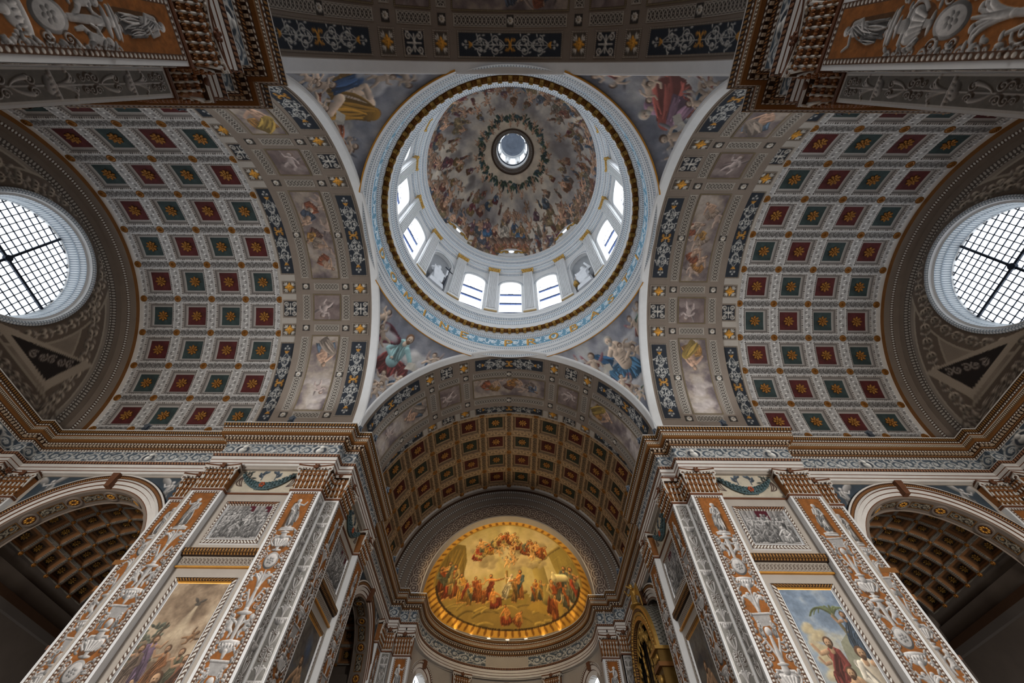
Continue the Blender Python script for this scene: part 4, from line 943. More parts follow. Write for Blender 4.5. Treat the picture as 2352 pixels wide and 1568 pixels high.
# ornamental strips of the crossing arches
def arabesque(w, h, ground, n, gold):
    cv = Canvas(w, h, int(w / .036)); cv_bg(cv, ground, 9)
    x, yc = w / 2, h / 2; lt = C('aaa69f'); go = C('b07c36') if gold else lt; e = .09; H = w / 2 - .25
    def half(sg):
        d = lambda a: 0 if sg > 0 else math.pi - 2 * a
        for f, r, q in ((.30, .20, 1), (.62, .15, -1)):
            cx = x + sg * H * f
            for s in (-1, 1):
                sp = spiral(cx, yc + s * h * .2, h * r, math.pi * (.5 if sg > 0 else .5) * -s * q, sg * s * q * 1.35, 22); cv.tube(sp, .03, .022, lt, .25)
                rosette(cv, cx, yc + s * h * .2, h * .07, lt, n=5)
                for k in range(4):
                    a = k * 1.57 + .5; leaf(cv, cx + h * r * math.cos(a), yc + s * h * .2 + h * r * math.sin(a), a + s * .9, .17, lt, .3, .42)
                cv.tube(bez((cx - sg * H * .18, yc + s * .03), (cx - sg * H * .05, yc + s * h * .40), (cx + sg * H * .17, yc + s * .04), 9), .022, .02, lt, .25)
        cv.tube([(x, yc), (x + sg * H * .95, yc)], .016, .012, lt)
        for f in (.16, .46, .8):
            for s in (-1, 1): leaf(cv, x + sg * H * f, yc, (0 if sg > 0 else math.pi) + s * .75, .22, lt if f < .7 else go, .3, .4)
        rosette(cv, x + sg * H * .82, yc, .1, go); 
        for s in (-1, 1): rosette(cv, x + sg * H * .92, yc + s * .13, .075, lt)
        rosette(cv, x + sg * H * .98, yc, .07, lt)
    half(1); half(-1)
    for s in (-1, 1):
        for q in (-1, 1):
            cv.tube(bez((x, yc), (x + q * .1, yc + s * h * .26), (x + q * .26, yc + s * h * .2), 7), .035, .025, go, .4); volute(cv, x + q * .2, yc + s * h * .17, .08, q * s, go, .3, .25, 1.0); leaf(cv, x, yc + s * .02, math.pi / 2 * s + q * .35, .3, go, .4, .25)
    rosette(cv, x, yc, .1, go)
    border(cv, e, C('9a9083'), C('51453b'), .085); return cv
def cv_bg(cv, col, cells): cv.a[:] = np.array(col, np.float32); cv.mottle(.3, cells, 4)
def square_panel(w, h, kind):
    cv = Canvas(w, h, int(w / .04)); cv_bg(cv, C('4a423a') if kind == 'flower' else C('23262c'), 5); lt = C('b7b0a6')
    if kind == 'flower':
        for k in range(4):
            a = math.pi / 4 + k * math.pi / 2
            for s in (-1, 0, 1): leaf(cv, w / 2 + .2 * w * math.cos(a), h / 2 + .2 * h * math.sin(a), a + s * .55, .3 * w, lt, .4, .3)
        for k in range(8): leaf(cv, w / 2, h / 2, k * math.pi / 4, .36 * w if k % 2 == 0 else .27 * w, C('b9802f'), .5, .5)
        rosette(cv, w / 2, h / 2, .13 * w, C('c9923c'), C('8a5420'))
    else:
        for q in (-1, 1):
            for s in (-1, 1):
                volute(cv, w / 2 + q * .24 * w, h / 2 + s * .24 * h, .14 * w, q * s, lt, .3, .2, 1.2, math.pi / 2 * s); cv.tube(bez((w / 2, h / 2), (w / 2 + q * .06 * w, h / 2 + s * .3 * h), (w / 2 + q * .34 * w, h / 2 + s * .4 * h), 6), .03, .02, lt, .3)
        cv.tube([(w / 2, h * .2), (w / 2, h * .8)], .035, .035, lt, .3); cv.tube([(w * .2, h / 2), (w * .8, h / 2)], .035, .035, lt, .3); rosette(cv, w / 2, h / 2, .1, lt)
    border(cv, .085, C('aaa092'), C('56483e'), .085); return cv
def guilloche(w, h, ground=C('3b342f')):
    cv = Canvas(w, h, int(w / .024)); cv_bg(cv, ground, 8); n = max(2, round(w / (h * .40))); lt = C('948b80'); r = h * .37
    for i in range(n + 1):
        c = (w * i / n, h / 2); pts = [(c[0] + r * math.cos(a), c[1] + r * math.sin(a)) for a in np.linspace(0, 6.283, 17)]
        pts = [(min(max(p[0], .05), w - .05), p[1]) for p in pts]; cv.tube(pts, .024, .024, lt, .3)
    for i in range(n): cv.ell(w * (i + .5) / n, h / 2, .03, .03, lt, 0, .4)
    for q in ((0, w, 0, .03), (0, w, h - .03, h), (0, .03, 0, h), (w - .03, w, 0, h)): cv.rect(*q, C('8f857a'))
    return cv
def small_rosette(w, h):
    cv = Canvas(w, h, 14); cv_bg(cv, C('332e2a'), 4); rosette(cv, w / 2, h / 2, .17, C('aaa298'), C('8a7a66'), 8); return cv
rad = math.radians
STR = {}
for nm, R, wd, x0 in (('a', RA, 1.2, 9.88), ('b', 10.0, 1.1, 15.28)):
    STR[nm] = [cyl_mesh('arabesque panel', arabesque(rad(34.8) * R, wd, C('262a31'), 2, True), x0, R - .02, along='phi'),
               cyl_mesh('gold flower panel', square_panel(rad(5.3) * R, wd, 'flower'), x0, R - .02, along='phi'), cyl_mesh('scroll panel', square_panel(rad(7.4) * R, wd, 'scroll'), x0, R - .02, along='phi')]
GUI = {}
for nm, x0 in (('a', 11.24), ('b', 14.03)):
    GUI[nm] = [cyl_mesh('interlace strip', guilloche(rad(q) * RA, .54), x0, RA - .02, along='phi') for q in (17.3, 15.8, 11.0)] + [cyl_mesh('small rosette panel', small_rosette(rad(2.6) * RA, .5), x0 + .02, RA - .02, along='phi')]
_g = guilloche(1.75, rad(3.2) * RA); GUI['x'] = cyl_mesh('interlace cross strip', _g, 11.98, RA - .02)
ARMS = {}
def arm(key, rz, label, coffers, pics):
    m = MB()
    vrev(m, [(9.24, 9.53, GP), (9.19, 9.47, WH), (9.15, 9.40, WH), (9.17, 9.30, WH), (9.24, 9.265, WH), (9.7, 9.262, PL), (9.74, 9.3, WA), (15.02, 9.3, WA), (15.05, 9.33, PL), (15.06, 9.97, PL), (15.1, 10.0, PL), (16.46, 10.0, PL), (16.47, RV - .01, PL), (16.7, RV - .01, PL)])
    if coffers:
        for a0, a1 in ((0, rad(6.93)), (math.pi - rad(6.93), math.pi)): vrev(m, [(16.5, RV, PL), (26.7, RV, PL)], a0, a1, 8)
        vrev(m, [(16.6, RV + .34, PL), (26.7, RV + .34, PL)])
    else: vrev(m, [(16.7, RV, PL), (34.0, RV, PL)], n=48)
    root = m.obj('ceiling_' + key, MLIST, None, kind='structure', label=label); root.rotation_euler = (0, 0, rz)
    for nm in ('a', 'b'):
        for p in (27.1, 90, 152.9): on_vault('arabesque_panel', STR[nm][0], p, root)
        for p in (49.7, 67.3, 112.7, 130.3): on_vault('flower_panel', STR[nm][1], p, root)
        for p in (58.5, 121.5): on_vault('scroll_panel', STR[nm][2], p, root)
        for p in (80.3, 99.7): on_vault('interlace_strip', GUI[nm][0], p, root)
        for p in (20.2, 38.2, 141.8, 159.8): on_vault('interlace_strip', GUI[nm][1], p, root)
        for p in (59, 121): on_vault('interlace_strip', GUI[nm][2], p, root)
        for p in (29.2, 90, 150.8, 50, 68, 112, 130, 10.2, 169.8): on_vault('small_rosette_panel', GUI[nm][3], p, root)
    for p in (50, 68, 112, 130, 10.2, 169.8): on_vault('interlace_strip', GUI['x'], p, root)
    for p, w_, kind, sd in pics:
        up = 1 if p < 90 else -1
        cv = paint_band_panel(1.97, rad(w_) * RA, sd, kind); on_vault('painted_panel', cyl_mesh('painted panel', cv, 11.88, RA - .03, -up), p, root)
    if coffers:
        for i in range(4):
            for k in range(12):
                o = on_vault('coffer', (COF_WARM_LIT if key == 'choir' else COF)[(i + k) % 2], 90 + (k - 5.5) * DPH, root, X1 + (i + .5) * DX); obj('rosette', ROS, o)
        for i in range(5):
            for k in range(13): on_vault('boss', BOSS, 90 + (k - 6) * DPH, root, X1 + i * DX)
    ARMS[key] = root; return root
def pics(s): return [(29.5, 34.5, 'side', s), (150.5, 34.5, 'side', s + 1), (59, 11.6, 'small', s), (121, 11.6, 'small', s + 1), (90, 37.5, 'main', s)]
arm('right', 0, 'coffered barrel vault of the right transept', True, pics(1))
arm('choir', math.pi / 2, 'coffered barrel vault over the choir', True, pics(4))
arm('left', math.pi, 'coffered barrel vault of the left transept', True, pics(7))
arm('nave', -math.pi / 2, 'barrel vault of the nave over the viewer', False, pics(10))

# ---- transept end walls with their great round windows
def end_wall(key, rz, num):
    side = 'left' if key == 'left' else 'right'
    m = MB()
    vrev(m, [(26.64, RV, FA), (26.98, RV, OC), (27.0, 9.95, WA), (27.35, 9.85, EW), (27.4, 9.66, WA), (27.75, 9.6, WA), (27.8, 9.28, GE), (27.86, 9.0, GE), (27.9, 8.9, WA)], n=72)
    m.box(27.9, 28.4, -9.4, 9.4, -1.6, 17.9, PL)
    w = m.obj('wall_%s_end' % side, MLIST, None, kind='structure', label='end wall of the %s transept with a painted lunette' % side); w.rotation_euler = (0, 0, rz)
    # painted lunette: leaf hearts, dark triangles with scrolls
    cv = Canvas(18.4, 9.6, 560, C('8a7d70')); cv.mottle(.25, 14, 6); cx, zz, zo = 9.2, 18.0, 22.8 - 18.0
    def hearts(fx, L, s_):
        n = int(L / (s_ * 1.5))
        for i in range(n):
            x, y, a = fx((i + .5) / n)
            c_, n_ = math.cos(a), math.sin(a)
            for q in (-1, 1): cv.ell(x - n_ * q * s_ * .24 - c_ * .06, y + c_ * q * s_ * .24 - n_ * .06, s_ * .42, s_ * .3, C('9a8e80'), a - q * .5, .5); cv.tube([(x + c_ * s_ * .3, y + n_ * s_ * .3), (x + c_ * s_ * .78, y + n_ * s_ * .78)], .05, .03, C('a89c8c'), .4); leaf(cv, x + c_ * s_ * .5, y + n_ * s_ * .5, a + q * .9, s_ * .75, C('90857a'), .5, .4); cv.ell(x - n_ * q * s_ * .2, y + c_ * q * s_ * .2, s_ * .17, s_ * .1, C('4a4038'), a - q * .5)
    cv.a[:] = cv.a
    Y, X = np.mgrid[0:cv.ny, 0:cv.nx]; X = X * cv.px - cx; Y = Y * cv.py
    rr = np.hypot(X, Y); ro = np.hypot(X, Y - zo)
    def ring_(v, a, b, col): cv.a[(v > a) & (v < b)] = np.array(col, np.float32)
    ring_(rr, 7.3, 8.75, C('6a5d52')); ring_(rr, 7.2, 7.32, C('a09484')); ring_(rr, 8.68, 8.8, C('a09484')); ring_(ro, 3.9, 5.0, C('6a5d52')); ring_(ro, 5.0, 5.14, C('a09484')); ring_(Y, 0, 1.15, C('6a5d52')); ring_(Y, 1.15, 1.27, C('a09484'))
    hearts(lambda t: (cx + 8.02 * math.cos(math.pi * t), 8.02 * math.sin(math.pi * t), math.pi * t + math.pi / 2), 25, .62)
    hearts(lambda t: (cx + 4.45 * math.cos(6.283 * t), zo + 4.45 * math.sin(6.283 * t), 6.283 * t + math.pi / 2), 28, .55); hearts(lambda t: (18.4 * t, .6, 0), 18.4, .58)
    for s in (-1, 1):
        T = [(cx + s * 3.3, 1.75), (cx + s * 6.6, 1.75), (cx + s * 6.9, 4.1)]; ce = (sum(t[0] for t in T) / 3, sum(t[1] for t in T) / 3)
        cv.poly([(ce[0] + 1.5 * (t[0] - ce[0]), ce[1] + 1.35 * (t[1] - ce[1])) for t in T], C('a89a8a')); cv.poly(T, C('2a2422'))
        for q in range(5): volute(cv, cx + s * (4.9 + .42 * q), 2.1 + .32 * q, .26, s * (1 if q % 2 else -1), C('8a8078'), .4, .2)
    n = 400; k = 96; ang = np.linspace(0, 2 * np.pi, n + 1)[None, :]; t = np.linspace(0, 1, k)[:, None]
    dx, dz = np.cos(ang), np.sin(ang)
    zb = 22.8 - Z0; bq = dz * zb; Rl = 9.05; far = -bq + np.sqrt(np.maximum(bq * bq - (zb * zb - Rl * Rl), 0)); lowt = np.where(dz < -1e-4, (22.8 - 17.85) / np.maximum(-dz, 1e-4), 99); far = np.minimum(far, lowt)
    r = 3.72 + (far - 3.72) * t; PY = r * dx; PZ = 22.8 + r * dz
    col = cv.sample(PY + cx, PZ - 18.0)
    obj('painted_lunette', grid_mesh('painted lunette', np.stack([28.0 + 0 * PY, PY, PZ], -1), col, PAINT), w)
    # window
    m = MB()
    def ax(prof, mats): 
        q = MB(); q.lathe(prof, 64, mats=mats); m_off = len(m.v); m.v += [(z, x, 22.8 + y) for x, y, z in q.v]; m.f += [tuple(i + m_off for i in f) for f in q.f]; m.m += q.m; m.sm += q.sm; m.uv += q.uv
    ax([(3.95, 28.0), (3.92, 27.86), (3.78, 27.8), (3.66, 27.88), (3.62, 28.05), (3.5, 28.1), (3.42, 28.5), (3.34, 29.1), (3.3, 29.5)], [GE, WL, WL, WH, WH, WL, WL, WH])
    fr = m.obj('window_%d' % num, MLIST, None, kind='structure', label='round leaded window at the end of the %s transept' % side); fr.rotation_euler = (0, 0, rz)
    g = MB(); g.face([(29.3, 3.36 * math.cos(a), 22.8 + 3.36 * math.sin(a)) for a in np.linspace(0, 6.283, 49)[:-1]]); g.obj('pane', PANE_O, fr)
    b = MB()
    for i in range(-8, 9):
        if i == 0: continue
        q = i * .4; h = math.sqrt(max(.05, 3.33 ** 2 - q * q)); e = .022
        b.box(29.2, 29.26, q - e, q + e, 22.8 - h, 22.8 + h); b.box(29.2, 29.26, -h, h, 22.8 + q - e, 22.8 + q + e)
    b.obj('lattice', IRON, fr)
    b = MB(); b.box(29.1, 29.22, -.07, .07, 19.45, 26.15); b.box(29.1, 29.22, -3.34, 3.34, 22.73, 22.87)
    b.v += []; q = MB(); q.lathe([(.01, 29.0), (.2, 29.02), (.22, 29.2)], 16); off = len(b.v); b.v += [(z, x, 22.8 + y) for x, y, z in q.v]; b.f += [tuple(i + off for i in f) for f in q.f]; b.m += q.m; b.sm += q.sm; b.uv += q.uv
    b.obj('crossbar', IRON, fr)
PANE_O = glowing('daylit oculus pane', DAY, PANE_OCULUS); PANE_D = glowing('daylit drum pane', DAY, PANE_DRUM); PANE_A = glowing('daylit apse pane', DAY, PANE_APSE); PANE_L = glowing('daylit lantern pane', DAY, PANE_LANTERN)
end_wall('left', math.pi, 1); end_wall('right', 0, 2)

# ---- choir end: arch bands and the apse
m = MB()
vrev(m, [(26.64, RV, FA), (26.95, RV, WA), (27.0, 10.02, BR), (27.2, 9.95, GE), (27.25, 9.7, WA), (27.4, 9.45, GE), (27.45, 9.2, WA), (27.5, 8.75, GE), (27.55, 8.62, WA), (27.56, 8.5, None), (27.56, 7.42, PL), (27.6, 7.3, PL), (28.5, 7.3, PL)], n=72)
for s in (-1, 1): m.box(27.9, 28.6, s * 7.4 if s > 0 else -10.4, 10.4 if s > 0 else -7.4, -1.6, 17.9, PL)
aw = m.obj('wall_apse_arch', MLIST, None, kind='structure', label='end wall of the choir with the arch of the apse'); aw.rotation_euler = (0, 0, math.pi / 2)
cv = Canvas(25.0, 1.12, 720, C('5a4a42')); cv.mottle(.25, 40, 2)
for i in range(36):
    x = (i + .5) * 25 / 36
    for r_ in (.47, .27): cv.tube([(x + r_ * math.cos(a), .56 + r_ * math.sin(a)) for a in np.linspace(0, 6.283, 19)], .035, .035, C('a89888'), .3)
    rosette(cv, x, .56, .13, C('a89888')); rosette(cv, x + .347, .2, .07, C('8a7a6c')); rosette(cv, x + .347, .92, .07, C('8a7a6c'))
a = np.linspace(math.pi, 0, cv.nx)[None, :]; r = np.linspace(7.4, 8.52, cv.ny)[:, None]
obj('interlace_ring', grid_mesh('interlace ring', np.stack([27.55 + 0 * r * a, r * np.cos(a), Z0 + r * np.sin(a)], -1), cv.a, PAINT), aw)
cv = paint_apse(); az = np.linspace(-math.pi / 2, math.pi / 2, 300)[None, :]; el = np.linspace(0, 1, 150)[:, None] ** .9 * math.pi / 2
# conch: quarter sphere radius 7.3 seen by orthographic projection on its own middle axis
X = 7.3 * np.sin(az) * np.cos(el); Yc = 7.3 * np.cos(az) * np.cos(el); Zc = 7.3 * np.sin(el) + 0 * az; k = math.sqrt(.5)
col = cv.sample(X + cv.w / 2, (Zc - Yc) * k + cv.h / 2)
obj('ceiling_apse', grid_mesh('apse conch', np.stack([X, 28.5 + Yc, Z0 + Zc], -1), col, PAINT), kind='structure', label='golden fresco of a crowd and angels in the half dome of the apse')
# apse wall with three arched windows
def polar_wall(m, R, c, z0, z1, opens, n, a0, a1, depth, mat=0):
    """cylinder wall with arched openings: opens = (az, half width in metres, sill, springing)"""
    def top(az_):
        for (oa, hw, zs, zp) in opens:
            x = (az_ - oa) * R
            if abs(x) < hw: return zs, zp + math.sqrt(max(0, hw * hw - x * x))
        return None
    cuts = set(a0 + (a1 - a0) * i / n for i in range(n + 1))
    for oa, hw, zs, zp in opens:
        for i in range(17): cuts.add(oa + hw / R * math.cos(math.pi * i / 16))
    cuts = sorted(q for q in cuts if a0 - 1e-9 <= q <= a1 + 1e-9); P = lambda a_, z, r=R: (c[0] + r * math.sin(a_), c[1] + r * math.cos(a_), z)
    for p, q in zip(cuts, cuts[1:]):
        if q - p < 1e-6: continue
        t = top((p + q) / 2)
        if t is None: m.face([P(p, z0), P(q, z0), P(q, z1), P(p, z1)], mat, smooth=True); continue
        e = 1e-6; tp = top(p + e) or (t[0], t[1]); tq = top(q - e) or (t[0], t[1])
        m.face([P(p, z0), P(q, z0), P(q, t[0]), P(p, t[0])], mat, smooth=True); m.face([P(p, tp[1]), P(q, tq[1]), P(q, z1), P(p, z1)], mat, smooth=True)
        m.face([P(p, tp[1]), P(q, tq[1]), P(q, tq[1], R + depth), P(p, tp[1], R + depth)], mat); m.face([P(p, t[0]), P(q, t[0]), P(q, t[0], R + depth), P(p, t[0], R + depth)], mat)
    for oa, hw, zs, zp in opens:
        for s in (-1, 1): b = oa + s * hw / R; m.face([P(b, zs), P(b, zp), P(b, zp, R + depth), P(b, zs, R + depth)], mat)
m = MB(); AP = [(math.radians(q), 1.15, 8.5, 12.75) for q in (-67.5, 0, 67.5)]
polar_wall(m, 7.55, (0, 29.1), -1.6, 15.15, AP, 60, -math.pi / 2, math.pi / 2, .9, PL)
m.box(-7.6, -7.5, 27.8, 29.1, -1.6, 15.2, PL); m.box(7.5, 7.6, 27.8, 29.1, -1.6, 15.2, PL)
m.lathe([(7.9, 15.0), (7.9, 17.95), (7.34, 17.96), (7.34, 18.2)], 48, PL, 0, math.pi, c=(0, 28.5)); m.box(-7.95, -7.85, 27.7, 29, 15, 18, PL); m.box(7.85, 7.95, 27.7, 29, 15, 18, PL)
ap = m.obj('wall_apse', MLIST, None, kind='structure', label='curved apse wall below the golden half dome')
for i, (az_, hw, zs, zp) in enumerate(AP):
    c, s = math.cos(az_), math.sin(az_)
    def pt(x, d, z): return (s * (7.55 + d) + c * x, 29.1 + c * (7.55 + d) - s * x, z)
    m = MB(); arch_sweep(m, 0, zp, [(2.0, 0, FA), (1.98, -.22, EW), (1.8, -.2, RU), (1.78, -.14, FA), (1.5, -.12, RU), (1.46, -.06, FA), (1.15, -.04, FA), (1.15, .5, FA)], 0, math.pi, 32, lambda q, d, z: pt(q, d, z))
    for sg in (-1, 1):
        for r0, r1, d0, d1, mt in ((2.0, 1.8, -.2, .0, FA), (1.8, 1.5, -.14, 0, RU), (1.5, 1.15, -.1, 0, FA)): m.face([pt(sg * r0, d0, zs), pt(sg * r1, d0, zs), pt(sg * r1, d0, zp), pt(sg * r0, d0, zp)], mt)
    wn = m.obj('window_%d' % (3 + i), MLIST, None, kind='structure', label=('left', 'middle', 'right')[i] + ' arched window of the apse with moulded surround')
    g = MB(); g.face([pt(hw * math.cos(a_), .55, zp + hw * math.sin(a_)) for a_ in np.linspace(0, math.pi, 17)] + [pt(-hw, .55, zs), pt(hw, .55, zs)]); g.obj('pane', PANE_A, wn)
    b = MB()
    for q in (-.5, 0, .5): b.tube([pt(q, .5, zs), pt(q, .5, zp + .8)], .03, .03, 4)
    for q in range(6): b.tube([pt(-hw, .5, zs + .8 * q), pt(hw, .5, zs + .8 * q)], .03, .03, 4)
    b.obj('lattice', IRON, wn); k_ = MB(); k_.frust(-.13, .16, -.3, 0, zp + 1.5, -.22, .22, -.34, 0, zp + 2.05); k_.v = [pt(x, y, z) for x, y, z in k_.v]; k_.obj('keystone', RUSTM, wn)
# ================================================================ PENDENTIVES, DRUM, DOME, LANTERN
RS = 13.15
PNAMES = [('left', 'bearded man in pale blue and dark red with an open book, lower left'), ('right', 'bare chested old man in blue drapery with winged children, lower right'),
          ('upper left', 'half bare man in yellow drapery among clouds, upper left'), ('upper right', 'old man in rose and violet robes among clouds, upper right')]
PBORD = []
for q, (sx, sy) in enumerate(((-1, 1), (1, 1), (-1, -1), (1, -1))):
    cv = paint_pendentive(q)
    zt = np.linspace(0, 1, 120)[:, None]; z = 19.42 + (26.95 - 19.42) * zt ** .8; r = np.sqrt(RS * RS - (z - Z0) ** 2)
    lo = np.arccos(np.clip(9.225 / r, .70711, 1)); hi = math.pi / 2 - lo; a = lo + (hi - lo) * np.linspace(0, 1, 150)[None, :]
    x = r * np.cos(a); y = r * np.sin(a); t = (x - y) * math.sqrt(.5); zz = z + 0 * a
    tang = (sx * x * (-sy) + sy * y * sx) * math.sqrt(.5)          # along the right hand of someone facing the corner
    col = cv.sample(-tang / .66 + 7.5, (zz - 23.35) / .66 + 3.3)
    obj('pendentive', grid_mesh('pendentive fresco', np.stack([sx * x, sy * y, zz], -1), col, PAINT), None, label='pendentive fresco, ' + PNAMES[q][1], cat='fresco', kind='thing')

# entablature ring under the drum
RING = [(9.84, 26.74, GP), (9.79, 26.68, GP), (9.73, 26.70, WH), (9.68, 26.8, WH), (9.64, 27.0, WH), (9.60, 27.05, WL), (9.52, 27.2, WH), (9.50, 27.22, WH), (9.49, 27.5, BW), (9.46, 27.56, WH), (9.45, 27.58, WH), (9.44, 27.88, WL), (9.38, 28.0, WH), (9.34, 28.06, WH), (9.36, 28.14, None),
        (9.36, 29.1, WH), (9.33, 29.16, BW), (9.27, 29.26, WH), (9.25, 29.3, WL), (9.18, 29.5, WH), (9.16, 29.72, WH), (9.15, 29.94, BR), (9.15, 29.97, OC), (8.80, 30.02, WH), (8.77, 30.05, WH), (8.75, 30.45, WH), (8.72, 30.5, WL), (8.60, 30.9, WH), (8.56, 31.0, BW), (8.50, 31.25, WH), (8.49, 31.6, WH), (8.52, 31.8, IR), (8.54, 31.86, WH), (8.62, 32.0, WL), (8.75, 32.2, WH), (8.8, 32.25, IR), (8.85, 32.3, WH), (9.0, 32.6, BW), (9.1, 32.75, WH), (9.3, 33.0, WL), (9.42, 33.2, WH), (9.46, 33.9, OC), (9.5, 34.0, WH), (9.9, 34.05, None)]
m = MB(); m.lathe([(r, z) for r, z, _ in RING[4:]], 180, mats=[q[2] for q in RING[4:-1]])
for q in range(4): m.lathe([(r, z) for r, z, _ in RING[:5]], 40, mats=[q_[2] for q_ in RING[:4]], a0=math.radians(17.5 + 90 * q), a1=math.radians(72.5 + 90 * q))
ring = m.obj('trim_5', MLIST, None, kind='structure', label='white and gold entablature ring round the base of the dome')
# painted frieze with the gilt inscription
cv = Canvas(2 * math.pi * 9.35, 1.0, 1500, C('6f9bb4'), 27); cv.mottle(.25, 60, 3); per = cv.w / 32
def strokes(ch):
    S = {'D': [[(0, 0), (0, 1)], [(0, 1), (.45, .9), (.62, .5), (.45, .1), (0, 0)]], 'O': [[(.35 + .35 * math.cos(a), .5 + .5 * math.sin(a)) for a in np.linspace(0, 6.283, 13)]], 'M': [[(0, 0), (.08, 1), (.4, .25), (.72, 1), (.8, 0)]], 'I': [[(.3, 0), (.3, 1)]],
         'N': [[(0, 0), (0, 1), (.65, 0), (.65, 1)]], 'E': [[(.55, 1), (0, 1), (0, 0), (.55, 0)], [(0, .52), (.4, .52)]], 'P': [[(0, 0), (0, 1), (.45, .95), (.55, .72), (.4, .5), (0, .48)]], 'R': [[(0, 0), (0, 1), (.45, .95), (.55, .72), (.4, .5), (0, .48)], [(.25, .48), (.62, 0)]],
         'B': [[(0, 0), (0, 1), (.42, .94), (.48, .74), (.35, .54), (0, .52)], [(.35, .52), (.58, .36), (.5, .08), (0, 0)]], 'A': [[(0, 0), (.36, 1), (.72, 0)], [(.15, .38), (.57, .38)]], 'S': [[(.55, .85), (.3, 1), (.05, .82), (.12, .6), (.48, .42), (.55, .18), (.3, 0), (.02, .15)]], 'T': [[(.32, 0), (.32, 1)], [(0, 1), (.64, 1)]]}
    return S[ch]
for k in range(32):
    x = (k + .5) * per
    for s in (-1, 1):
        cx = x + s * per * .25; pts = spiral(cx, .5, .33, math.pi * (.5 - .5 * s) + .3, s * 1.3, 18); cv.tube(pts, .045, .03, C('e6eef2'), .2)
        rosette(cv, cx, .5, .15, C('dfe8ee'), n=5); cv.tube(bez((x + s * per * .5, .2), (x + s * per * .32, .95), (x + s * per * .08, .55), 8), .035, .03, C('e6eef2'), .2)
        for a in (.5, 2.0, 3.6, 5.1): leaf(cv, cx + .33 * math.cos(a), .5 + .33 * math.sin(a), a + 1.0, .24, C('dbe6ee'), .2, .45)
# seen from inside the reading runs clockwise from the left; canvas x grows with the azimuth measured clockwise
for k, ch in enumerate('DOMINE PROBASTI'):
    if ch == ' ': continue
    ang = 168.75 - 11.25 * k; x = ((180 - ang) % 360) / 360 * cv.w
    for st in strokes(ch):
        cv.tube([(x + (p[0] - .35) * .95 + .03, .1 + .8 * p[1] - .03) for p in st], .085, .085, C('5a6a74')); cv.tube([(x + (p[0] - .35) * .95, .1 + .8 * p[1]) for p in st], .08, .08, C('cf9a48'), .25)
a = np.linspace(0, 2 * np.pi, cv.nx)[None, :]; b = np.linspace(28.12, 29.12, cv.ny)[:, None]; r = 9.345
obj('inscribed_frieze', grid_mesh('inscribed frieze', np.stack([-r * np.cos(a) + 0 * b, r * np.sin(a) + 0 * b, b + 0 * a], -1), cv.a, PAINT), ring, label='blue frieze with white scrolls and gilt capital letters')
# modillions and coffered soffit
m = MB(); m.box(8.74, 9.12, -.13, .13, 29.78, 29.99); m.frust(8.72, 8.8, -.12, .12, 29.62, 8.72, 8.86, -.13, .13, 29.8)
for q in (-.07, .07): m.blob((8.86, q, 29.76), .05, .05, .06, 6)
m.blob((9.05, 0, 29.74), .09, .1, .07, 6); mod = m.mesh('modillion', GILT)
m = MB(); m.box(8.83, 9.1, -.16, .16, 29.93, 29.98)
for k in range(6): a_ = k * math.pi / 3; m.blob((8.965 + .08 * math.cos(a_), .08 * math.sin(a_), 29.91), .06, .06, .03, 6)
m.blob((8.965, 0, 29.9), .04, .04, .04, 6); flo = m.mesh('soffit flower', MATS['old gold'])
for k in range(88):
    for me, nm, off in ((mod, 'modillion', 0), (flo, 'soffit_flower', .5)):
        o = obj(nm, me, ring); o.rotation_euler = (0, 0, (k + off) * 2 * math.pi / 88)

# drum wall: sixteen bays of arched windows, statue niches on the diagonals
RD = 9.85; NICHE = (2, 6, 10, 14)
m = MB(); OPEN = [(k * math.pi / 8, 1.12, 34.35, 40.45) for k in range(16)]
for k in range(16): polar_wall(m, RD, (0, 0), 33.9, 44.2, [OPEN[k]], 8, (k - .5) * math.pi / 8, (k + .5) * math.pi / 8, 1.0 if k not in NICHE else .5, WH)
ENT = [(9.85, 43.2, BW), (9.72, 43.35, WH), (9.7, 43.9, WL), (9.6, 44.05, WH), (9.5, 44.1, BW), (9.46, 44.3, WH), (9.42, 44.9, WL), (9.3, 45.1, WH), (9.2, 45.15, BW), (9.1, 45.4, WH), (9.05, 45.9, WL), (8.98, 46.2, WH), (8.95, 46.6, BW), (9.0, 46.75, WH), (9.05, 47.0, GP), (9.12, 47.05, WH), (9.3, 47.1, None)]
m.lathe([(r_, z_) for r_, z_, _ in ENT], 128, mats=[q[2] for q in ENT[:-1]])
drum = m.obj('wall_drum', MLIST, None, kind='structure', label='white drum of the dome with arched windows and niches')
m = MB(); arch_sweep(m, 0, 40.45, [(1.42, RD - .0, BW), (1.40, RD - .1, BW), (1.25, RD - .1, WH), (1.12, RD - .06, WH)], 0, math.pi, 24, lambda q, d, z: (d, q, z))
for s in (-1, 1): m.box(RD - .1, RD, min(s * 1.12, s * 1.4), max(s * 1.12, s * 1.4), 34.3, 40.45, WH)
m.box(RD - .14, RD, -1.5, 1.5, 34.15, 34.35, WL); archi = m.mesh('window surround', MLIST)
m = MB(); R_ = RD + .8
m.face([(R_, 1.12 * math.cos(a_), 40.45 + 1.12 * math.sin(a_)) for a_ in np.linspace(0, math.pi, 17)] + [(R_, -1.12, 34.35), (R_, 1.12, 34.35)]); pane = m.mesh('pane', PANE_D)
m = MB()
for z_ in (35.9, 37.9, 39.9): m.box(R_ - .14, R_ - .02, -1.12, 1.12, z_ - .15, z_ + .15)
for k in range(1, 6): a_ = math.pi * k / 6; m.tube([(R_ - .08, 0, 40.0), (R_ - .08, 1.1 * math.cos(a_), 40.45 + 1.1 * math.sin(a_))], .025, .025, 4)
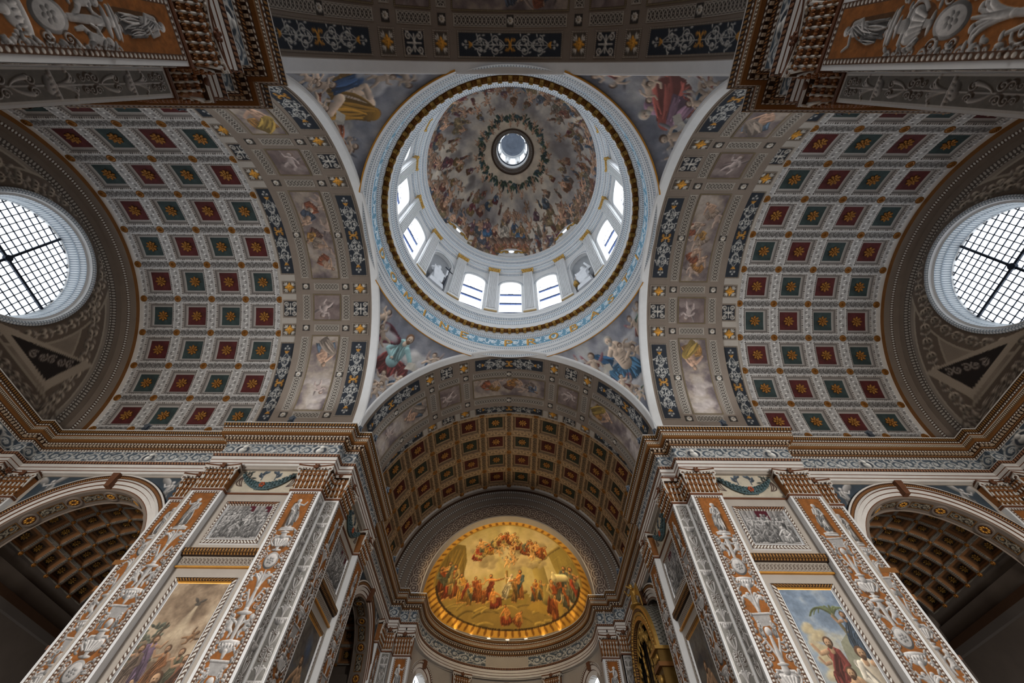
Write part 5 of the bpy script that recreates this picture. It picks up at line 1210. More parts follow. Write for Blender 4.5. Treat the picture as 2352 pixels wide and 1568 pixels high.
for y_ in (-.56, 0, .56): m.tube([(R_ - .06, y_, 34.35), (R_ - .06, y_, 40.0)], .012, .012, 4)
bars = m.mesh('glazing bars', plain('blue grey iron', C('3b4a70'), .5, .2))
m = MB(); n_ = 14
for i in range(n_):
    p, q = -math.pi / 2 + math.pi * i / n_, -math.pi / 2 + math.pi * (i + 1) / n_
    for z0_, z1_ in ((34.35, 40.45),): m.face([(RD + .3 + .8 * math.cos(p), 1.12 * math.sin(p), z0_), (RD + .3 + .8 * math.cos(q), 1.12 * math.sin(q), z0_), (RD + .3 + .8 * math.cos(q), 1.12 * math.sin(q), z1_), (RD + .3 + .8 * math.cos(p), 1.12 * math.sin(p), z1_)], 0, smooth=True)
    for j in range(8):
        e0, e1 = math.pi / 2 * j / 8, math.pi / 2 * (j + 1) / 8
        m.face([(RD + .3 + .8 * math.cos(a_) * math.cos(e), 1.12 * math.sin(a_) * math.cos(e), 40.45 + 1.12 * math.sin(e)) for a_, e in ((p, e0), (q, e0), (q, e1), (p, e1))], 0, smooth=True)
m.box(RD, RD + 1.1, -1.12, 1.12, 34.25, 34.36); m.box(RD + .2, RD + .5, -1.2, -1.1, 34.3, 40.4); m.box(RD + .2, RD + .5, 1.1, 1.2, 34.3, 40.4); nich = m.mesh('niche', plain('grey niche stucco', C('a9abae'), .7, var=.15))
m = MB(); m.box(9.42, RD + .1, -.52, .52, 34.0, 42.95, 0); m.box(9.34, RD, -.6, .6, 34.0, 34.4, 0); m.box(9.32, RD, -.62, .62, 33.98, 34.06, 1)
for k in range(7): y_ = -.42 + .14 * k; m.box(9.33, 9.44, y_ - .042, y_ + .042, 34.5, 42.8, 0)
pil = m.mesh('fluted pilaster', [WHITE, plain('pale gold fillet', C('c9b083'), .5)])
m = MB(); rg = random.Random(3)
m.frust(9.4, 9.8, -.5, .5, 42.95, 9.36, 9.8, -.6, .6, 43.6); m.box(9.3, 9.8, -.64, .64, 43.6, 43.72)
for k in range(34): y_ = rg.uniform(-.62, .62); m.blob((9.38 - .06 * rg.random(), y_ * .95, 43.0 + .6 * rg.random()), .07, .11, .11, 6)
for s in (-1, 1): m.blob((9.3, s * .56, 43.5), .12, .15, .15, 8)
capm = m.mesh('gilt capital', plain('bright gilding', C('cfa557'), .4, .4, .4, 6))
for k in range(16):
    az = math.pi / 2 - k * math.pi / 8; rot = (0, 0, az)
    o = obj('window_surround', archi, drum); o.rotation_euler = rot
    if k in NICHE: o = obj('niche', nich, drum); o.rotation_euler = rot
    else:
        wn = obj('window_%d' % (6 + k), pane, None, kind='structure', label='arched drum window, number %d clockwise from the one over the choir' % (k + 1)); wn.rotation_euler = rot; obj('glazing_bars', bars, wn)
    o = obj('fluted_pilaster', pil, drum); o.rotation_euler = (0, 0, az - math.pi / 16); obj('gilt_capital', capm, o)

# dome fresco
dcv, DR = paint_dome(); nu, nv = 720, 130
t = np.linspace(0, 1, nv)[:, None]; th = t * math.radians(71.4); r = 9.13 * np.cos(th); z = 47.08 + 17.2 * np.sin(th); rho = 9.15 - (9.15 - 2.72) * t
a = np.linspace(0, 2 * np.pi, nu, endpoint=False)[None, :]
col = dcv.sample(DR + rho * np.cos(a), DR + rho * np.sin(a))
dome = obj('ceiling_dome', grid_mesh('dome fresco', np.stack([r * np.cos(a), r * np.sin(a), z + 0 * a], -1), col, PAINT, wrap=True), kind='structure', label='dome frescoed with rings of figures in clouds round a leafy wreath')
m = MB(); m.lathe([(3.0, 63.2), (2.92, 63.3), (2.8, 63.28), (2.72, 63.5), (2.55, 63.55), (2.45, 63.8), (2.32, 63.85), (2.28, 64.3)], 64, mats=[WA, BR, WA, GE, WA, GE, WA])
m.lathe([(2.28, 64.3), (2.26, 66.0), (2.1, 66.2), (2.15, 66.6), (2.15, 71.0), (2.0, 71.3), (1.9, 71.6), (1.85, 72.2)], 48, mats=[WH, IR, WH, WH, WH, BW, WH])
lan = m.obj('trim_6', MLIST, dome, label='moulded eye and white lantern at the top of the dome')
m = MB(); m.lathe([(1.85, 72.2), (1.5, 73.1), (.9, 73.8), (.01, 74.1)], 32); m.obj('lantern_dome', plain('pale blue lantern fresco', C('7f8794'), .8, var=.5, scale=1.2), dome)
for k in range(8):
    m = MB(); m.box(1.98, 2.2, -.36, .36, 67.0, 70.3); o = m.obj('lantern_window', PANE_L, dome); o.rotation_euler = (0, 0, k * math.pi / 4)
    m = MB(); m.box(1.9, 2.2, -.14, .14, 66.6, 71.0); o = m.obj('lantern_pilaster', WHITE, dome); o.rotation_euler = (0, 0, (k + .5) * math.pi / 4)
# cartouches with gilt scrolls on the foot of the dome
for k, az in enumerate((90, 45, 135)):
    m = MB(); r_ = 8.98
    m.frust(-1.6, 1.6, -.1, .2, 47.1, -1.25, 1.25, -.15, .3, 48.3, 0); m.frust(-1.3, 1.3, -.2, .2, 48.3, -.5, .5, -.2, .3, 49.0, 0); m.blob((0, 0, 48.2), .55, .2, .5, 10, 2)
    for s in (-1, 1):
        m.tube([(s * (.3 + .5 * (1 - .8 * i / 10) * math.cos(i * .6)) + s * .35, -.25, 47.7 + .45 * (1 - .08 * i) * math.sin(i * .6)) for i in range(11)], .09, .05, 6, 1); m.blob((s * 1.25, -.2, 47.75), .3, .14, .16, 8, 1)
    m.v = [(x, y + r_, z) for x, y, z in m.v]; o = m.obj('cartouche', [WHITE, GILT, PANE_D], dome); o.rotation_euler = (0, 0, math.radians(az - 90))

# statues in the two niches in view
def body_mesh(name, parts, mat, voxel=.06):
    m = MB()
    for p in parts: p(m)
    me = m.mesh(name, mat); o = bpy.data.objects.new(name, me); md = o.modifiers.new('skin', 'REMESH'); md.mode = 'VOXEL'; md.voxel_size = voxel; md.use_smooth_shade = True
    return o
def robe_rows(cx, h, w, folds, seed, lean=0.0):
    rg = random.Random(seed); ph = [rg.uniform(0, 6.28) for _ in range(4)]; rows = []
    for i in range(25):
        t = i / 24; z_ = h * t; prof_ = np.interp(t, [0, .08, .3, .5, .62, .72, .8, .85], [1.05, 1.0, .86, .74, .72, .82, .8, .3]) * w
        rows.append([(cx + lean * t * h + prof_ * (1 + .16 * (1 - t) * math.sin(folds * a_ + ph[0] + 2 * t) + .07 * math.sin(2.3 * folds * a_ + ph[1] - 3 * t)) * math.cos(a_) , prof_ * .72 * (1 + .16 * (1 - t * .6) * math.sin(folds * a_ + ph[2] + 2.5 * t)) * math.sin(a_), z_) for a_ in np.linspace(0, 6.283, 40, endpoint=False)])
    return rows
def statue(az, seed, label, pole):
    s = -1 if seed % 2 else 1
    def b(m):
        m.strip(robe_rows(0, 3.3, .62, 7, seed, .02 * s), 0, True, True, True); m.blob((.06 * s, -.06, 3.18), .23, .26, .32, 12); m.blob((.06 * s, .02, 3.3), .27, .27, .25, 10); m.tube([(.05 * s, 0, 2.7), (.05 * s, 0, 3.05)], .16, .13, 10)
        m.tube([(-.5, 0, 2.6), (-.72, -.25, 2.0), (-.25, -.52, 1.85)], .2, .11, 10); m.blob((-.2, -.55, 1.85), .12, .1, .1, 8)
        m.tube([(.5, 0, 2.6), (.8, -.2, 2.15), (.62, -.55, 2.55)], .2, .1, 10); m.blob((.6, -.6, 2.64), .11, .1, .12, 8); m.blob((.06 * s, -.3, 3.12), .05, .07, .08, 6)
        for k in range(7): m.tube([(-.6 + .2 * k, -.42, 2.5 - .1 * k), (-.5 + .15 * k, -.5, 1.3), (-.3 + .12 * k, -.45, .3)], .07, .1, 6)
        for k in range(4): m.tube([(-.65, -.1, 2.5 - .2 * k), (-.1, -.56, 1.75 - .15 * k), (.62, -.2, 1.6 - .1 * k)], .09, .09, 6)
    rt = empty('statue', (9.95 * math.cos(az), 9.95 * math.sin(az), 34.36), az - math.pi / 2, label=label, cat='statue')
    o = body_mesh('figure', [b], MARBLE, .055); o.scale = (1.12, 1.12, 1.12); o.location = (0, .12, .75); link(o, rt)
    m = MB(); m.frust(-.8, .8, -.5, .6, 0, -.7, .7, -.45, .6, .8); m.obj('plinth', MARBLE, rt)
    if pole: m = MB(); m.tube([(.75, -.45, .8), (1.0, -.2, 5.6)], .05, .05, 6); m.tube([(.45, -.25, 4.9), (1.45, -.22, 4.7)], .05, .05, 6); m.obj('cross_staff', IRON, rt)
    else: m = MB(); m.lathe([(.01, 1.2), (.2, 1.25), (.28, 1.5), (.2, 1.75), (.12, 1.85), (.2, 1.95), (.01, 2.0)], 12, c=(-.85, -.35)); m.tube([(-.85, -.35, 2.0), (-.6, -.5, 2.7)], .02, .02, 4); m.obj('gilt_censer', GILT, rt)
statue(math.radians(135), 1, 'white marble statue holding a dark cross staff in the left niche of the drum', True)
statue(math.radians(45), 2, 'white marble statue with a hanging gilt vessel in the right niche of the drum', False)
# ================================================================ PILASTERS, PICTURES, CHAPELS
ZN, ZT = 13.62, 15.1                 # top of the shafts, top of the capitals
def flat_mesh(name, cv, x0, y, z0, ux=1, mat=None):
    """canvas standing in the s-z plane at depth y facing -y, from s = x0"""
    a = np.linspace(0, cv.w, cv.nx)[None, :]; b = np.linspace(0, cv.h, cv.ny)[:, None]
    return grid_mesh(name, np.stack([x0 + ux * a + 0 * b, y - cv.z + 0 * a, z0 + b + 0 * a], -1), cv.a, mat or PAINT)
def side_mesh(name, cv, x, y0, z0, uy=1):
    """canvas in the d-z plane at s = x facing -s"""
    a = np.linspace(0, cv.w, cv.nx)[None, :]; b = np.linspace(0, cv.h, cv.ny)[:, None]
    return grid_mesh(name, np.stack([x - cv.z + 0 * a, y0 + uy * a + 0 * b, z0 + b + 0 * a], -1), cv.a, PAINT)
ZB = 3.6
def cand_canvas(w, seed, n=112):
    cv = Canvas(w, ZN - .14 - ZB, n, C('855226')); cv.mottle(.35, 7, seed); candelabrum(cv, w / 2, .1, cv.h - .3, w - .2, seed, mul(GRIS, .84)); cv.mottle(.22, 16, seed + 3); e = .13
    border(cv, e, C('bdb7af'), C('553c2c'), .13); return cv
def grey_canvas(w, seed, col='7b7873'):
    cv = Canvas(w, ZN - .14 - ZB, 46, C(col)); cv.mottle(.2, 4, seed); grotesque(cv, w / 2, .1, cv.h - .15, w - .04, seed, mul(GRIS, .86)); e = .035
    for q in ((0, w, 0, e), (0, w, cv.h - e, cv.h), (0, e, 0, cv.h), (w - e, w, 0, cv.h)): cv.rect(*q, C('c9c6c2'))
    return cv
W1, W2 = 1.55, 1.30
CANDS = [cand_canvas(W2, s) for s in (1, 2, 5, 6)]; GREYS = [grey_canvas(.62, 0), grey_canvas(.62, 2, '85827e')]
CM = [flat_mesh('grisaille panel', c, -W2 / 2, -.012, ZB + 1.6) for c in CANDS]; SIDE_M = [side_mesh('grotesque strip', c, -W1 / 2 - .012, .06, ZB + 1.6) for c in GREYS]
def shaft_mesh(w, depth):
    m = MB(); h = ZN + 1.6; m.box(-w / 2, w / 2, 0, depth, 0, h, 0); m.box(-w / 2 - .05, w / 2 + .05, -.05, depth, h - .1, h, 1); m.box(-w / 2 - .02, w / 2 + .02, -.02, depth, h, h + .05, 2)
    m.box(-w / 2 - .06, w / 2 + .06, -.08, depth, 0, .5, 0); return m.mesh('shaft', [WHITE, RUSTM, FASCIA])
CAPWOOD = plain('rust brown foliage', C('86552c'), .5, .15, .45, 7); CAPRIB = plain('white capital ribs', C('cbc5bd'), .5, var=.25, scale=5)
def capital_mesh(w, depth, side):
    """composite capital: fluted bell, rust foliage, white ribs; returns bell, volutes, abacus and flower"""
    z0 = ZN + 1.65; H = ZT - ZN - .05; m = MB(); rg = random.Random(int(w * 100))
    m.frust(-w / 2 + .03, w / 2 - .03, .02, depth, z0, -w / 2 - .03, w / 2 + .03, -.08, depth, z0 + H * .78, 0)
    def ribs(p0, p1, nrm, n):
        for k in range(n):
            t = (k + .5) / n; x, y = p0[0] + (p1[0] - p0[0]) * t, p0[1] + (p1[1] - p0[1]) * t
            m.tube([(x, y, z0), (x + nrm[0] * .04, y + nrm[1] * .04, z0 + H * .35), (x + nrm[0] * .12, y + nrm[1] * .12, z0 + H * .74)], .034, .058, 6, 1)
            for q in range(3):
                zq = z0 + H * (.1 + .22 * q) + rg.uniform(-.03, .03); o = .05 + .05 * q
                for s in (-1, 1): m.blob((x + s * (p1[0] - p0[0]) / n * .3 + nrm[0] * o, y + s * (p1[1] - p0[1]) / n * .3 + nrm[1] * o, zq), .055, .055, .085, 6, 0 if q else 2)
            m.blob((x + nrm[0] * .13, y + nrm[1] * .13, z0 + H * .7), .07, .06, .07, 6, 2)
    n = max(4, int(w / .2)); ribs((-w / 2, 0), (w / 2, 0), (0, -1), n)
    if side: ribs((-w / 2, .04), (-w / 2, depth - .04), (-1, 0), max(3, int(depth / .2)))
    bell = m.mesh('bell', [CAPWOOD, CAPRIB, OCHREM])
    m = MB()
    vols = []
    for sx in (-1, 1):
        m = MB(); c = (sx * (w / 2 + .04), -.1, z0 + H * .78); sp = [(c[0] - sx * (.17 - .014 * i) * math.cos(i * .62) * .9, c[1] - .05, c[2] + (.17 - .014 * i) * math.sin(i * .62)) for i in range(12)]
        m.tube(sp, .055, .03, 6, 0); m.blob((c[0], c[1] - .05, c[2]), .06, .07, .06, 6, 1); m.tube([(c[0] - sx * .02, c[1] - .02, c[2] - .05), (c[0] - sx * .07, .0, z0 + H * .35)], .07, .03, 6, 0); vols.append(m.mesh('volute', [CAPRIB, RUSTM]))
    m = MB(); za = z0 + H * .87
    K = 10; top = [(-w / 2 - .16 + (w + .32) * k / K, -.2 + .12 * math.sin(math.pi * k / K)) for k in range(K + 1)] + [(w / 2 + .16, depth), (-w / 2 - (.16 if side else 0), depth)]
    for z_a, z_b, mt, sh in ((za - .07, za, 2, .06), (za, za + .09, 0, 0), (za + .09, z0 + H, 1, -.02)):
        lo = [(x * (1 - sh * .3), y + sh, z_a) for x, y in top]; hi = [(x, y, z_b) for x, y in top]
        m.face(lo, mt); m.face(hi, mt)
        for k in range(len(top)): j = (k + 1) % len(top); m.face([lo[k], lo[j], hi[j], hi[k]], mt, [(lo[k][0], 0), (lo[j][0], 0), (lo[j][0], 1), (lo[k][0], 1)])
    aba = m.mesh('abacus', [CAPRIB, RUSTM, EGGW])
    m = MB(); m.blob((0, -.16, za + .05), .15, .07, .13, 8)
    for k in range(5): m.blob((.13 * math.cos(k * 1.257), -.2, za + .05 + .12 * math.sin(k * 1.257)), .07, .05, .06, 6)
    if side: m.blob((-w / 2 - .14, depth / 2, za + .05), .07, .14, .13, 8)
    return bell, vols, aba, m.mesh('flower', RUSTM)
SH = {'P2': shaft_mesh(W1, .8), 'P1': shaft_mesh(W1, .5), 'P0': shaft_mesh(1.4, .4)}
CAP = {'P2': capital_mesh(W1, .74, True), 'P1': capital_mesh(W1, .5, False), 'P0': capital_mesh(1.4, .4, False)}
P0M = [flat_mesh('grisaille panel', c, -.575, -.012, ZB + 1.6) for c in (cand_canvas(1.15, 3, 80), cand_canvas(1.15, 4, 80))]
def capital(parts, r):
    c = obj('capital', parts[0], r, label='white ribbed capital with rust brown foliage'); obj('volute', parts[1][0], c); obj('volute', parts[1][1], c); obj('abacus', parts[2], c); obj('flower', parts[3], c)
def pilaster(face, s, d, kind, cm, label, side=None, group=None):
    F = FACES[face]; r = empty('pilaster', label=label, cat='pilaster', group=group); r.matrix_world = F @ Matrix.Translation((s, d, -1.6))
    obj('shaft', SH[kind], r)
    if cm: obj('grisaille_panel', cm, r)
    if side: obj('grotesque_strip', side, r)
    capital(CAP[kind], r); return r
FD = {'left front': 'left pier front', 'right front': 'right pier front', 'left choir': 'left pier choir side', 'right choir': 'right pier choir side'}
for i, (k, dsc) in enumerate(FD.items()):
    pilaster(k, 10.075, 8.56, 'P2', CM[(0, 1, 2, 3)[i]], 'orange and grey candelabra pilaster at the crossing corner of the ' + dsc, SIDE_M[0 if i in (2, 3) else 1])
    pilaster(k, 15.03, 8.56, 'P1', CM[(2, 3, 1, 0)[i]], 'orange and grey candelabra pilaster at the outer end of the ' + dsc)
    pilaster(k, 16.6, 9.32, 'P0', P0M[i % 2], 'recessed orange pilaster between chapel arch and ' + dsc)
    pilaster(k, 26.2, 9.32, 'P0', P0M[(i + 1) % 2], 'orange pilaster beyond the chapel arch at the far end of the ' + dsc.split()[0] + (' transept wall' if 'front' in k else ' choir wall'))
pilaster('left nave', 10.075, 8.56, 'P2', CM[1], 'wide orange and grey pilaster overhead at the upper left, towards the nave', SIDE_M[0])
pilaster('right nave', 10.075, 8.56, 'P2', CM[0], 'wide orange and grey pilaster overhead at the upper right, towards the nave', SIDE_M[0])
pilaster('left rear', 10.075, 8.56, 'P2', CM[2], 'grey strip pilaster overhead at the upper left, towards the transept', SIDE_M[0])
pilaster('right rear', 10.075, 8.56, 'P2', CM[3], 'grey strip pilaster overhead at the upper right, towards the transept', SIDE_M[0])

# framed pictures, interlace ledges and garlands between the pilasters
def frame_mesh(w, h, b, gold_top):
    m = MB()
    def bar(p0, p1, q0, q1, mats):   # outer edge p0-p1, inner edge q0-q1
        L = math.hypot(p1[0] - p0[0], p1[1] - p0[1]); st = [(0, 0), (.12, -.06), (.72, -.09), (.86, -.03), (1, -.02)]
        for (f0, y0), (f1, y1), mt in zip(st, st[1:], mats):
            def P(f, y, e): a, c = (p0, q0) if e == 0 else (p1, q1); return (a[0] + (c[0] - a[0]) * f, y, a[1] + (c[1] - a[1]) * f)
            m.face([P(f0, y0, 0), P(f0, y0, 1), P(f1, y1, 1), P(f1, y1, 0)], mt, [(0, 0), (L, 0), (L, 1), (0, 1)])
    o = [(-w / 2, 0), (w / 2, 0), (w / 2, h), (-w / 2, h)]; i = [(-w / 2 + b, b), (w / 2 - b, b), (w / 2 - b, h - b), (-w / 2 + b, h - b)]
    for k in range(4):
        j = (k + 1) % 4; bar(o[k], o[j], i[k], i[j], (0, 3, 4, 4) if (k == 2 and gold_top) else (0, 2, 1, 1) if k == 2 else (0, 1, 0, 0))
    return m.mesh('frame', [WHITE, EGGW, EGGR, LEAFG, GOLDP])
FR_R, FR_L = frame_mesh(2.7, 2.27, .28, False), frame_mesh(2.72, 11.0, .28, True)
REL = ['crowd round a kneeling man', 'orator and listeners at an altar', 'crowd on the choir side', 'listeners on the choir side']
PIC = ['baptism like gathering under a ray of light', 'bearded men and a palm tree under a blue sky', 'dim figures in a landscape', 'pale nude under a stormy sky']
m = MB()
m.box(-1.7, 1.7, -.24, 0, .62, .82, 0); m.box(-1.7, 1.7, -.16, 0, .50, .62, 1); m.box(-1.66, 1.66, -.05, 0, .08, .5, 2); m.box(-1.66, 1.66, -.12, 0, 0, .07, 0)
LEDGE = m.mesh('ledge', [GOLDP, LEAFG, BROWN])
cv = guilloche(3.3, .42, C('4a3a30')); INTER = flat_mesh('interlace', cv, -1.65, -.062, .08)
m = MB(); m.box(-1.68, 1.68, -.14, -.02, .63, .80); m.v = [(x, y - .115, z) for x, y, z in m.v]
LEAFSTRIP = MB(); LEAFSTRIP.face([(-1.7, -.245, .63), (1.7, -.245, .63), (1.7, -.245, .81), (-1.7, -.245, .81)], 0, [(0, 0), (3.4, 0), (3.4, 1), (0, 1)]); LEAFSTRIP.face([(-1.7, -.245, .62), (1.7, -.245, .62), (1.7, -.12, .5), (-1.7, -.12, .5)], 0, [(0, 0), (3.4, 0), (3.4, 1), (0, 1)]); LEAFSTRIP = LEAFSTRIP.mesh('leaf strip', LEAFG)
# garland
gc = Canvas(3.35, 1.36, 130, C('b8ae9c')); gc.mottle(.2, 8, 3); rg = random.Random(5)
for s in (-1, 1):
    for q in range(3):
        x0 = 1.675 + s * (1.15 + .12 * q); cv_ = bez((x0, 1.15 - .1 * q), (x0 + s * .35, .8 - .2 * q), (x0 - s * .1 * q, .35), 8); gc.tube(cv_, .05, .02, C('4a3a34'), .3)
        for j in range(4): leaf(gc, x0 - s * .12 * j, 1.2 - .16 * j, rg.uniform(0, 6), .26, C('3b3f3c'), .4, .4)
    for j in range(5): leaf(gc, 1.675 + s * (.35 + .08 * (j % 2)), 1.0 + .06 * j - .1, math.pi / 2 + s * (j - 2) * .5, .3, C('46505a'), .4, .45)
    gc.tube([(1.675 + s * .35, .75), (1.675 + s * .35, 1.2)], .03, .02, C('46505a'), .3)
GARB = flat_mesh('garland ground', gc, -1.675, -.01, 0)
m = MB(); pts = [(x, -.1, 1.0 - .72 * (1 - (x / 1.35) ** 2)) for x in np.linspace(-1.35, 1.35, 19)]
rows = []
for i, p in enumerate(pts):
    t = abs(p[0]) / 1.35; r_ = .22 * (1 - .75 * t ** 2); sl = math.atan2(2 * .72 * p[0] / 1.35 ** 2, 1)
    rows.append([(p[0] - math.sin(sl) * r_ * math.cos(a_), p[1] - .12 * math.sin(a_) * (1 - .5 * t) , p[2] + math.cos(sl) * r_ * math.cos(a_)) for a_ in np.linspace(0, 6.283, 12, endpoint=False)])
m.strip(rows, 0, True, True, True)
for i in range(1, len(pts) - 1):
    for q in (-.6, 0, .6):
        p = pts[i]; t = abs(p[0]) / 1.35; r_ = .22 * (1 - .75 * t ** 2); m.blob((p[0], p[1] - .1, p[2] + q * r_), .085, .05, .05, 6, 0 if (i + int(q * 3)) % 2 else 1)
for s in (-1, 1): m.tube([(0, -.16, .28), (s * .35, -.1, .06)], .035, .02, 5, 0)
for k in range(6): a_ = k * math.pi / 3; m.blob((.1 * math.cos(a_), -.24, .3 + .1 * math.sin(a_)), .07, .04, .07, 6, 2)
SWAG = m.mesh('swag', [plain('slate green leaves', C('4f6468'), .6, var=.4, scale=6), plain('deep green leaves', C('3d4f50'), .6, var=.4, scale=6), plain('orange bow', C('9c4a2c'), .6, var=.3)])
for i, (k, dsc) in enumerate(FD.items()):
    F = FACES[k]; sm = 12.55
    def put(nm, z, label, cat):
        r = empty(nm, label=label, cat=cat); r.matrix_world = F @ Matrix.Translation((sm, 8.88, z)); return r
    mir = -1 if F.determinant() * 1 and (k in ('left front', 'right choir')) else 1
    r = put('relief_picture', 10.85, 'square grisaille picture of a %s, in an egg moulded frame' % REL[i], 'picture'); obj('frame', FR_R, r)
    cv = paint_relief_picture(2.16, 1.73, i + 1); obj('grisaille_scene', flat_mesh('grisaille scene', cv, -1.08 * mir, -.03, .27, mir), r)
    r = put('interlace_ledge', 9.76, 'gilt ledge with brown interlace band below the grisaille of the ' + dsc, 'ledge'); obj('ledge', LEDGE, r); obj('interlace_panel', INTER, r); obj('leaf_strip', LEAFSTRIP, r)
    r = put('framed_painting', -1.6, 'tall framed painting of %s, ' % PIC[i] + dsc, 'painting'); obj('frame', FR_L, r)
    cv = paint_pier_picture(2.16, 10.44, i); obj('painted_scene', flat_mesh('painted scene', cv, -1.08 * mir, -.03, .28, mir), r)
    r = put('garland_panel', 13.68, 'green leaf garland on a beige panel between the capitals of the ' + dsc, 'garland'); obj('ground', GARB, r); obj('swag', SWAG, r)
    m = MB(); m.box(-1.7, 1.7, -.06, 0, 0, .08); t = m.obj('neck_band', RUSTM, WALLS[k]); t.location = (sm, 8.88, ZN - .1)

# ---- chapels behind the great arches of the transept and choir walls
CCX, CCZ, CR = 21.25, 10.87, 3.74
CDY, CDPH = 1.08, 16.3
def small_coffer():
    w, h = CDY, rad(CDPH) * CR; cv = Canvas(w, h, 30, C('6c5b48')); Y, X = np.mgrid[0:cv.ny, 0:cv.nx]; X = X * cv.px; Y = Y * cv.py; d = np.minimum(np.minimum(X, w - X), np.minimum(Y, h - Y))
    cv.a[d < .1] = np.array(C('7c7468')); wv = np.sin((X + Y) * 40) * np.sin((X - Y) * 40); cv.a[(d < .085) & (wv > .1)] = np.array(C('4a443e')); cv.a[(d > .1) & (d < .2)] = np.array(C('7a5230')); cv.a[(d > .2) & (d < .3)] = np.array(C('53381f')); cv.a[d > .3] = np.array(C('33251a'))
    cv.z = np.interp(d, [0, .1, .12, .2, .22, .3, .32, 2], [0, 0, -.1, -.1, -.2, -.2, -.28, -.28]).astype(np.float32)
    a = np.linspace(0, w, cv.nx)[None, :]; b = np.linspace(-.5, .5, cv.ny)[:, None] * rad(CDPH); r = CR - cv.z
    return grid_mesh('small coffer', np.stack([-r * np.sin(b) + 0 * a, a + 0 * b, r * np.cos(b) + 0 * a], -1), cv.a, PAINT)
SCOF = small_coffer(); SROS = rosette_mesh(CR + .27, .19, 'small rosette', GILT)
SROS.transform(Matrix.Translation((0, CDY / 2, 0))); SBOS = rosette_mesh(CR, .1, 'small boss', MATS['old gold'], disc=True)
def chapel(face, label, num):
    F = FACES[face]; mats = MLIST
    m = MB(); n = 48
    P = lambda q, d, z: (q, d, z)
    # archivolt with bands, soffit
    arch_sweep(m, SC_, ZC, [(4.82, 9.6, WA), (4.80, 9.42, FA), (4.72, 9.40, BR), (4.70, 9.43, LB), (4.52, 9.44, FA), (4.42, 9.40, RU), (4.40, 9.48, FA), (4.22, 9.49, RU), (4.20, 9.55, FA), (4.02, 9.56, RU), (3.98, 9.58, WA), (3.86, 9.58, WA), (3.86, 10.5, WA), (CR + .02, 10.52, WA)], 0, math.pi, n, P)
    for s in (-1, 1):
        for r0, r1, d0, mt in ((4.8, 4.42, 9.42, FA), (4.42, 3.86, 9.5, RU)): m.face([(SC_ + s * r0, d0, ZC), (SC_ + s * r1, d0, ZC), (SC_ + s * r1, d0, ZC - .05), (SC_ + s * r0, d0, ZC - .05)], mt)
        # jamb: impost entablature and fluted pilaster
        x0, x1 = sorted((SC_ + s * 3.8, SC_ + s * 4.9))
        m.box(x0 - .1, x1 + .1, 9.3, 10.6, ZC - .22, ZC, OC); m.box(x0 - .05, x1 + .05, 9.36, 10.55, ZC - .42, ZC - .22, LG); m.box(x0, x1, 9.42, 10.5, ZC - 1.1, ZC - .42, DI); m.box(x0 - .07, x1 + .07, 9.36, 10.55, ZC - 1.32, ZC - 1.1, OC)
        m.box(x0, x1, 9.44, 10.5, -1.6, ZC - 1.3, PL)
        for q in range(6): xx = x0 + .1 + (x1 - x0 - .2) * (q + .5) / 6; m.box(xx - .05, xx + .05, 9.39, 9.46, ZC - 3.3, ZC - 1.35, FA)
        m.box(x0 - .05, x1 + .05, 9.38, 10.5, ZC - 3.45, ZC - 3.3, RU)
    # barrel backing, side and end walls
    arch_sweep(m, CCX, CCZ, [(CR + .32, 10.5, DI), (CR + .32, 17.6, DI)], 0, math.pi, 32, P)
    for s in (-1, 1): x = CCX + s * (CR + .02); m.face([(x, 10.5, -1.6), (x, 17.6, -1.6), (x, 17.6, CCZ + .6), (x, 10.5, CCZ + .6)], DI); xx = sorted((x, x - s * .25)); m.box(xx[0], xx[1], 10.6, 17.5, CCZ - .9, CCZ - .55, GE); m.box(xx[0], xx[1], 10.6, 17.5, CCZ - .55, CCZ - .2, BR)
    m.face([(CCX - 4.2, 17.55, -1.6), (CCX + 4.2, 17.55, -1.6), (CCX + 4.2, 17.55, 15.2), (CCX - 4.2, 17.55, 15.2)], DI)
    r = m.obj('trim_%d' % num, mats, None, kind='structure', label=label); r.matrix_world = F
    for j in range(6):
        for i in range(9):
            o = obj('coffer', SCOF, r); o.location = (CCX, 10.55 + CDY * j, CCZ); o.rotation_euler = (0, rad((i - 4) * CDPH), 0); obj('rosette', SROS, o)
        for i in range(10): o = obj('boss', SBOS, r); o.location = (CCX, 10.55 + CDY * j, CCZ); o.rotation_euler = (0, rad((i - 4.5) * CDPH), 0)
    # soffit discs and strips of the front arch
    for i in range(7):
        o = obj('soffit_disc', SDISC, r); o.location = (SC_, 10.04, ZC); o.rotation_euler = (0, rad((i - 3) * 25.7), 0)
        if i < 6: o = obj('soffit_strip', SSTRIP, r); o.location = (SC_, 10.04, ZC); o.rotation_euler = (0, rad((i - 2.5) * 25.7), 0)
    k_ = MB(); k_.frust(-.13, .13, -.3, 0, ZC + 3.95, -.19, .19, -.38, 0, ZC + 4.74); k_.v = [(SC_ + x, 9.58 + y, z) for x, y, z in k_.v]; k_.obj('keystone', RUSTM, r)
    # painted spandrels with winged figures
    for s in (-1, 1):
        cv = SPAN[0 if s < 0 else 1]; a = np.linspace(0, cv.w, cv.nx)[None, :]; z_ = np.linspace(0, 1, cv.ny)[:, None]
        x = SC_ + s * (4.05 - a); rr = 4.82; zl = ZC + np.sqrt(np.maximum(rr * rr - (x - SC_) ** 2, 0)); zz = zl + (15.08 - zl) * z_
        col = cv.sample(a + 0 * z_, zz - 12.6); obj('spandrel_figure', grid_mesh('spandrel', np.stack([x + 0 * z_, 9.57 + 0 * zz, zz], -1), col, PAINT), r)
    return r
